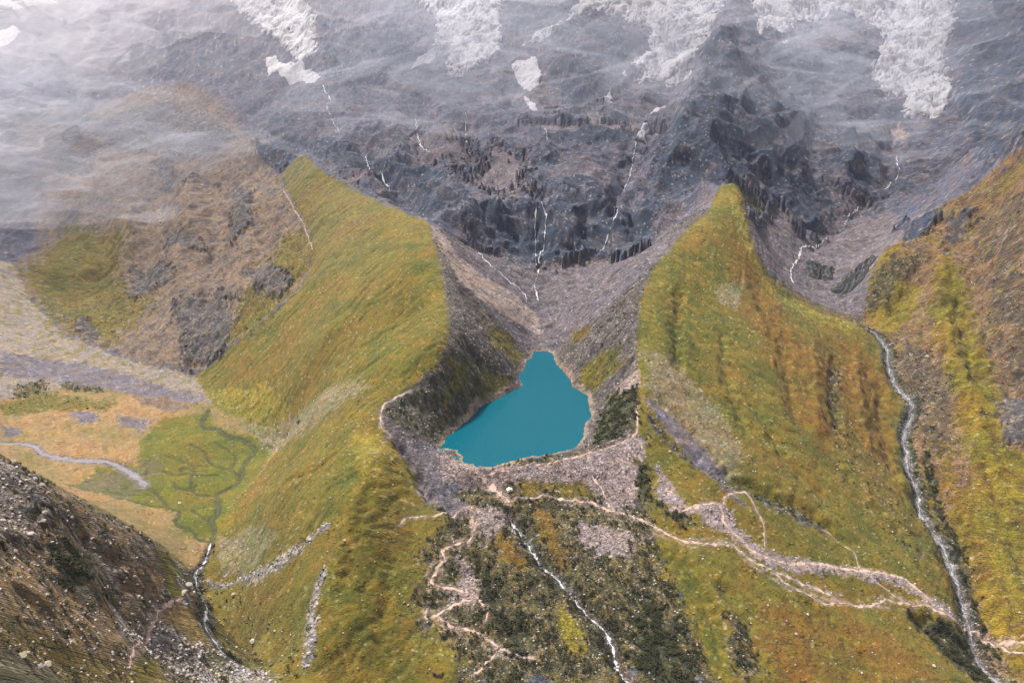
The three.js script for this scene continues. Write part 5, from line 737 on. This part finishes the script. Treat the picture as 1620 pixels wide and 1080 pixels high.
// the largest in view that stand apart from one another become things of their own; the rest stay a mass
const ORD = ['first', 'second', 'third', 'fourth', 'fifth', 'sixth', 'seventh', 'eighth', 'ninth', 'tenth', 'eleventh', 'twelfth', 'thirteenth', 'fourteenth', 'fifteenth', 'sixteenth', 'seventeenth', 'eighteenth', 'nineteenth', 'twentieth', 'twenty-first', 'twenty-second', 'twenty-third', 'twenty-fourth'];
function pick(list, most, words) {
  const chosen = [], rest = [], seen = [];
  for (const q of list) {
    const f = -q.z * 0.9397 + (400 - q.y) * 0.342, a = q.x / f, b = (-q.z * 0.342 - (400 - q.y) * 0.9397) / f;
    if (chosen.length < most && inFrame(q) && (q.big || seen.every(([c, d]) => Math.hypot(a - c, b - d) > 0.011))) { chosen.push(q); seen.push([a, b]); q.u = a; q.w = words(q); } else rest.push(q);
  }
  const by = {}; for (const q of chosen) (by[q.w] ??= []).push(q);
  for (const l of Object.values(by)) { l.sort((p, q) => p.u - q.u); l.forEach((q, i) => { q.label = l.length > 1 ? `${q.w}, ${ORD[i] ?? 'further'} from left` : q.w; }); }
  return [chosen, rest];
}
stones.sort((a, b) => (b.big ?? 0) - (a.big ?? 0) || apparent(b) - apparent(a) || a.k - b.k);
const [pickedShrubs, massShrubs] = pick(shrubs, 220, (q) => `${SIZE(q.s)} ${['dark green', 'olive green', 'blackish green'][(q.k >> 2) % 3]} shrub ${WHERE[REGIONS[q.reg]]}, ${PLACE(q)}`);
const [pickedStones, massStones] = pick(stones, 220, (q) => `${SIZE(q.s)} ${['pale grey', 'mid grey', 'dark grey', 'tan'][(q.k >> 2) & 3]} boulder ${WHERE[REGIONS[q.reg]]}, ${PLACE(q)}`);
for (const q of pickedShrubs) {
  const t = new THREE.Group(); t.position.set(q.x, q.y - 0.05, q.z); t.rotation.y = q.r; t.scale.set(q.s, q.s * q.h, q.s);
  part('foliage', bushes[q.k % 3], leafMats[(q.k >> 2) % 3], t); part('stem', stemGeo, stemMat, t);
  tag(t, 'shrub', q.label, 'shrub', null, 'shrubs ' + WHERE[REGIONS[q.reg]]);
}
for (const q of pickedStones) {
  const m = new THREE.Mesh(boulderGeo[q.k & 3], stoneMats[(q.k >> 2) & 3]); m.position.set(q.x, q.y + q.s * 0.2, q.z); m.rotation.y = q.r; m.scale.set(q.s * 1.15, q.s * q.h, q.s);
  tag(m, 'boulder', q.label, 'boulder', null, 'boulders ' + WHERE[REGIONS[q.reg]]);
}
function scatter(name, list, geo, mat, label, category, sink, tones) {
  const m = new THREE.InstancedMesh(geo, mat, list.length), M = new THREE.Matrix4(), Q = new THREE.Quaternion(), Y = new THREE.Vector3(0, 1, 0), c = new THREE.Color();
  list.forEach((q, i) => { Q.setFromAxisAngle(Y, q.r); M.compose(new THREE.Vector3(q.x, q.y + q.s * sink, q.z), Q, new THREE.Vector3(q.s, q.s * q.h, q.s)); m.setMatrixAt(i, M); const t = tones[q.k % tones.length]; m.setColorAt(i, c.setRGB(...t)); });
  tag(m, name, label, category, 'stuff');
}
const white = new THREE.MeshStandardMaterial({ color: 0xffffff, roughness: 1, side: THREE.DoubleSide }); white.name = 'matt';
scatter('scattered_shrubs', massShrubs, bushes[0], white, 'thousands of small dark shrubs dotted over banks and heath', 'shrubs', -0.03, [[0.032, 0.038, 0.013], [0.048, 0.045, 0.018], [0.026, 0.032, 0.014], [0.07, 0.06, 0.02]]);
scatter('scattered_stones', massStones, pebbleGeo, white, 'thousands of loose pale stones strewn over scree and slopes', 'stones', 0.15, [[0.34, 0.3, 0.27], [0.24, 0.2, 0.195], [0.18, 0.15, 0.145], [0.3, 0.24, 0.19], [0.4, 0.36, 0.33]]);

// ---------- tussocks: the grass itself, in tufts ----------
{
  const r = rng(5), p = [];
  for (let i = 0; i < 9; i++) { const a = i * 2.4 + r(), b = a + 0.9, h = 0.55 + 0.45 * r(), k = 0.5 + 0.4 * r(); p.push(Math.cos(a) * 0.3, 0, Math.sin(a) * 0.3, Math.cos(b) * 0.3, 0, Math.sin(b) * 0.3, Math.cos(a + 0.4) * k, h, Math.sin(a + 0.4) * k); }
  const g = new THREE.BufferGeometry(); g.setAttribute('position', new THREE.Float32BufferAttribute(p, 3)); g.computeVertexNormals();
  const D = { grass: 0.55, lush: 0.5, yellow: 0.7, yellowg: 0.5, rust: 0.5, olive: 0.45, heath: 0.4, stony: 0.4, brown: 0.4, tanb: 0.6, gbrown: 0.35, scrub: 0.25, meadow: 0.12, inner: 0.06, browna: 0.2 };
  const list = [], rn = rng(321);
  for (let n = 0; n < 420000; n++) {
    const d = 240 + Math.pow(rn(), 1.15) * 1000, x = (rn() * 2 - 1) * (0.74 * d + 40); surf(x, -d, o); const name = KN[o.cls], a = rn(), b = rn(), c = rn(), e = rn();
    if (e > (D[name] ?? 0) * (0.55 + 0.6 * N2(x / 8, d / 8))) continue;
    list.push({ x: o.x, y: o.y - 0.06, z: o.z, s: 0.45 + 0.6 * a * a, h: 0.7 + 0.5 * b, r: c * 6.28, name });
  }
  const m = new THREE.InstancedMesh(g, white, list.length), M = new THREE.Matrix4(), Q = new THREE.Quaternion(), Y = new THREE.Vector3(0, 1, 0), c = new THREE.Color(), S = new THREE.Vector3(), V = new THREE.Vector3();
  list.forEach((q, i) => { M.compose(V.set(q.x, q.y, q.z), Q.setFromAxisAngle(Y, q.r), S.set(q.s, q.s * q.h, q.s)); m.setMatrixAt(i, M); const k = K[q.name], t = hash(i * 7 + 1), w = hash(i * 3 + 8), f = 0.75 + 0.6 * w; m.setColorAt(i, c.setRGB(lerp(k.a[0], k.b[0], t) * f, lerp(k.a[1], k.b[1], t) * f, lerp(k.a[2], k.b[2], t) * f)); });
  tag(m, 'grass_tussocks', 'coarse olive and straw coloured grass tussocks covering the slopes', 'grass', 'stuff');
  console.log('tussocks', list.length);
}

// ---------- mist hanging on the upper slopes: soft banks, each of lumpy shells one inside the other ----------
{
  // centre x y z, half sizes, shells, how thick
  const mist = [[-2350, 700, -3000, 1000, 420, 500, 2], [-1500, 800, -2600, 640, 300, 380, 2], [-1900, 560, -2500, 560, 240, 300, 1], [-800, 860, -2450, 560, 270, 300, 2], [-100, 930, -2500, 520, 250, 280, 2], [650, 1010, -2550, 620, 260, 280, 2], [1450, 1040, -2450, 560, 240, 260, 2], [-1650, 170, -1950, 480, 170, 260, 2]];
  const veil = [[-650, 420, -1950, 900, 330, 330, 2], [300, 440, -1900, 800, 330, 330, 2], [1250, 460, -1900, 850, 330, 330, 2], [-1500, 250, -1900, 700, 260, 300, 2]];
  for (const [list, opacity, tint, name, label] of [[mist, 0.065, [1, 0.96, 1], 'mist_clouds', 'pale lavender mist hanging over the upper left mountainside and ice'], [veil, 0.035, [0.84, 0.87, 1], 'haze_veil', 'thin bluish haze in front of the rock wall behind the lake']]) {
    const pos = [], index = [];
    list.forEach(([x, y, z, a, b, c, shells], n) => {
      for (let k = 0; k < shells; k++) {
        let g = new THREE.IcosahedronGeometry(1, 15); g.deleteAttribute('uv'); g.deleteAttribute('normal'); g = mergeVertices(g, 1e-5); const p = g.attributes.position, v = new THREE.Vector3(), base = pos.length / 3, s = 1 - 0.3 * k;
        for (let i = 0; i < p.count; i++) { v.fromBufferAttribute(p, i); const f = 0.3 * N3(v.x * 1.3 + n * 3.1, v.y * 1.3 + k * 0.8, v.z * 1.3) + 0.16 * N3(v.x * 3 + n, v.y * 3, v.z * 3 + k * 2) + 0.06 * N3(v.x * 7, v.y * 7 + n, v.z * 7 + k * 5); v.multiplyScalar(s * (1 + f)); pos.push(x + v.x * a, y + v.y * b, z + v.z * c); }
        for (let i = 0; i < g.index.count; i++) index.push(base + g.index.getX(i));
      }
    });
    const g = new THREE.BufferGeometry(); g.setAttribute('position', new THREE.Float32BufferAttribute(pos, 3)); g.setIndex(index); g.computeVertexNormals();
    const m = new THREE.MeshPhysicalMaterial({ color: new THREE.Color().setRGB(...tint), roughness: 1, specularIntensity: 0, transmission: 0.5, thickness: 0, transparent: true, opacity, depthWrite: false, side: THREE.DoubleSide }); m.name = 'mist';
    tag(new THREE.Mesh(g, m), name, label, 'mist', 'stuff').castShadow = false;
  }
}

// named single things
function crag(key, geo, s, squash, label, category, mat, name, turn = 0.4, sink = 0.1) {
  const [x, z] = SPOTS[key]; surf(x, z, o); const m = new THREE.Mesh(geo, mat); m.position.set(o.x, o.y + s * sink, o.z); m.scale.set(s, s * squash, s * 0.8); m.rotation.y = turn; return tag(m, name, label, category);
}
function outcrop(key, rx, rz, h, seed, turn, label) {                     // a craggy dome of dark rock standing out of the scree
  const [x, z] = SPOTS[key], n = 64, m = 26, p = [], c = [], uv = [], index = [], q = {}; surf(x, z, q); const o0 = { ...q };
  for (let j = 0; j <= m; j++) for (let i = 0; i <= n; i++) {
    const a = (i / n) * Math.PI * 2, rad = j / m, edge = 1 + 0.3 * N2(Math.cos(a) * 1.1 + seed, Math.sin(a) * 1.1) + 0.16 * N2(Math.cos(a) * 3 + seed, Math.sin(a) * 3), lx = Math.cos(a) * rad * rx * edge, lz = Math.sin(a) * rad * rz * edge, wx = x + lx * Math.cos(turn) + lz * Math.sin(turn), wz = z - lx * Math.sin(turn) + lz * Math.cos(turn);
    surf(wx, wz, q); const prof = Math.pow(1 - Math.pow(rad, 3), 0.7), rg = 1 - 2 * Math.abs(N2(wx / 17 + seed, wz / 17)), rg2 = 1 - 2 * Math.abs(N2(wx / 6, wz / 6 + seed)), up = prof * h * (0.7 + 0.35 * rg) + prof * 1.6 * rg2 - 1.2;
    p.push(q.x - o0.x, q.y + up - o0.y, q.z - o0.z); uv.push(wx / 60, (wz - up) / 60);
    const g = N2b(wx / 9, wz / 9), tone = g > 0.35 ? [0.07, 0.075, 0.045] : g < -0.5 ? [0.16, 0.145, 0.155] : [0.05, 0.054, 0.062]; const k = 0.8 + 0.4 * hash(i * 97 + j * 31 + seed * 7); c.push(tone[0] * k, tone[1] * k, tone[2] * k);
    if (i && j) { const b = j * (n + 1) + i; index.push(b, b - 1, b - n - 2, b, b - n - 2, b - n - 1); }
  }
  const g = new THREE.BufferGeometry(); g.setAttribute('position', new THREE.Float32BufferAttribute(p, 3)); g.setAttribute('color', new THREE.Float32BufferAttribute(c, 3)); g.setAttribute('uv', new THREE.Float32BufferAttribute(uv, 2)); g.setIndex(index); g.computeVertexNormals();
  if (g.attributes.normal.getY(10) < 0) { g.setIndex(index.reverse()); g.computeVertexNormals(); }
  const me = new THREE.Mesh(g, cragMat); me.position.set(o0.x, o0.y, o0.z); tag(me, 'rock_outcrop', label, 'outcrop');
}
outcrop('outcropA', 25, 30, 13, 3, 0.3, 'dark rounded rock outcrop in the scree hollow nearer the white stream');
outcrop('outcropB', 36, 24, 12, 9, 0.2, 'long dark rock outcrop in the scree hollow nearer the right hillside');
crag('darkrock', boulderGeo[1], 4.2, 0.9, 'black boulder in the stony hollow at the foot of the left moraine', 'boulder', darkStone, 'boulder');
crag('darkrock2', boulderGeo[2], 2, 1, 'smaller black boulder below the stony hollow', 'boulder', darkStone, 'boulder');
crag('whiteslab', boulderGeo[0], 2.6, 0.5, 'flat white slab lying in the green meadow', 'boulder', stoneMats[0], 'boulder', 0.1);
crag('white2', boulderGeo[3], 1.4, 0.6, 'small white stone at the west edge of the green meadow', 'boulder', stoneMats[0], 'boulder', 0.1);
{ // the small white shelter below the lake
  const [x, z] = SPOTS.hut; surf(x, z, o);
  const t = new THREE.Group(); t.position.set(o.x, o.y - 0.3, o.z); t.rotation.y = 0.35;
  const wall = new THREE.MeshStandardMaterial({ color: new THREE.Color().setRGB(0.78, 0.75, 0.7), roughness: 0.9 }), roofM = new THREE.MeshStandardMaterial({ color: new THREE.Color().setRGB(0.82, 0.79, 0.76), roughness: 0.7 }), dark = new THREE.MeshStandardMaterial({ color: new THREE.Color().setRGB(0.07, 0.06, 0.06), roughness: 0.9 });
  wall.name = 'canvas_wall'; roofM.name = 'canvas_roof'; dark.name = 'doorway';
  const s = new THREE.Shape(); s.moveTo(-2.6, 0); s.lineTo(2.6, 0); s.lineTo(2.6, 2.2); s.lineTo(0, 3.5); s.lineTo(-2.6, 2.2);
  const wg = new THREE.ExtrudeGeometry(s, { depth: 3.6, bevelEnabled: false }); wg.translate(0, 0, -1.8); part('wall', wg, wall, t);
  for (const k of [-1, 1]) { const r = new THREE.BoxGeometry(3.25, 0.1, 4.2); const m = part('roof', r, roofM, t); m.position.set(k * 1.42, 2.92, 0); m.rotation.z = -k * 0.464; }
  const dg = new THREE.BoxGeometry(0.95, 1.8, 0.08); part('door', dg, dark, t).position.set(0.9, 0.95, 1.84);
  tag(t, 'shelter', 'small white shelter on the grass between lake and outlet stream', 'shelter');
}
console.log('done');
renderer.render(scene, camera);
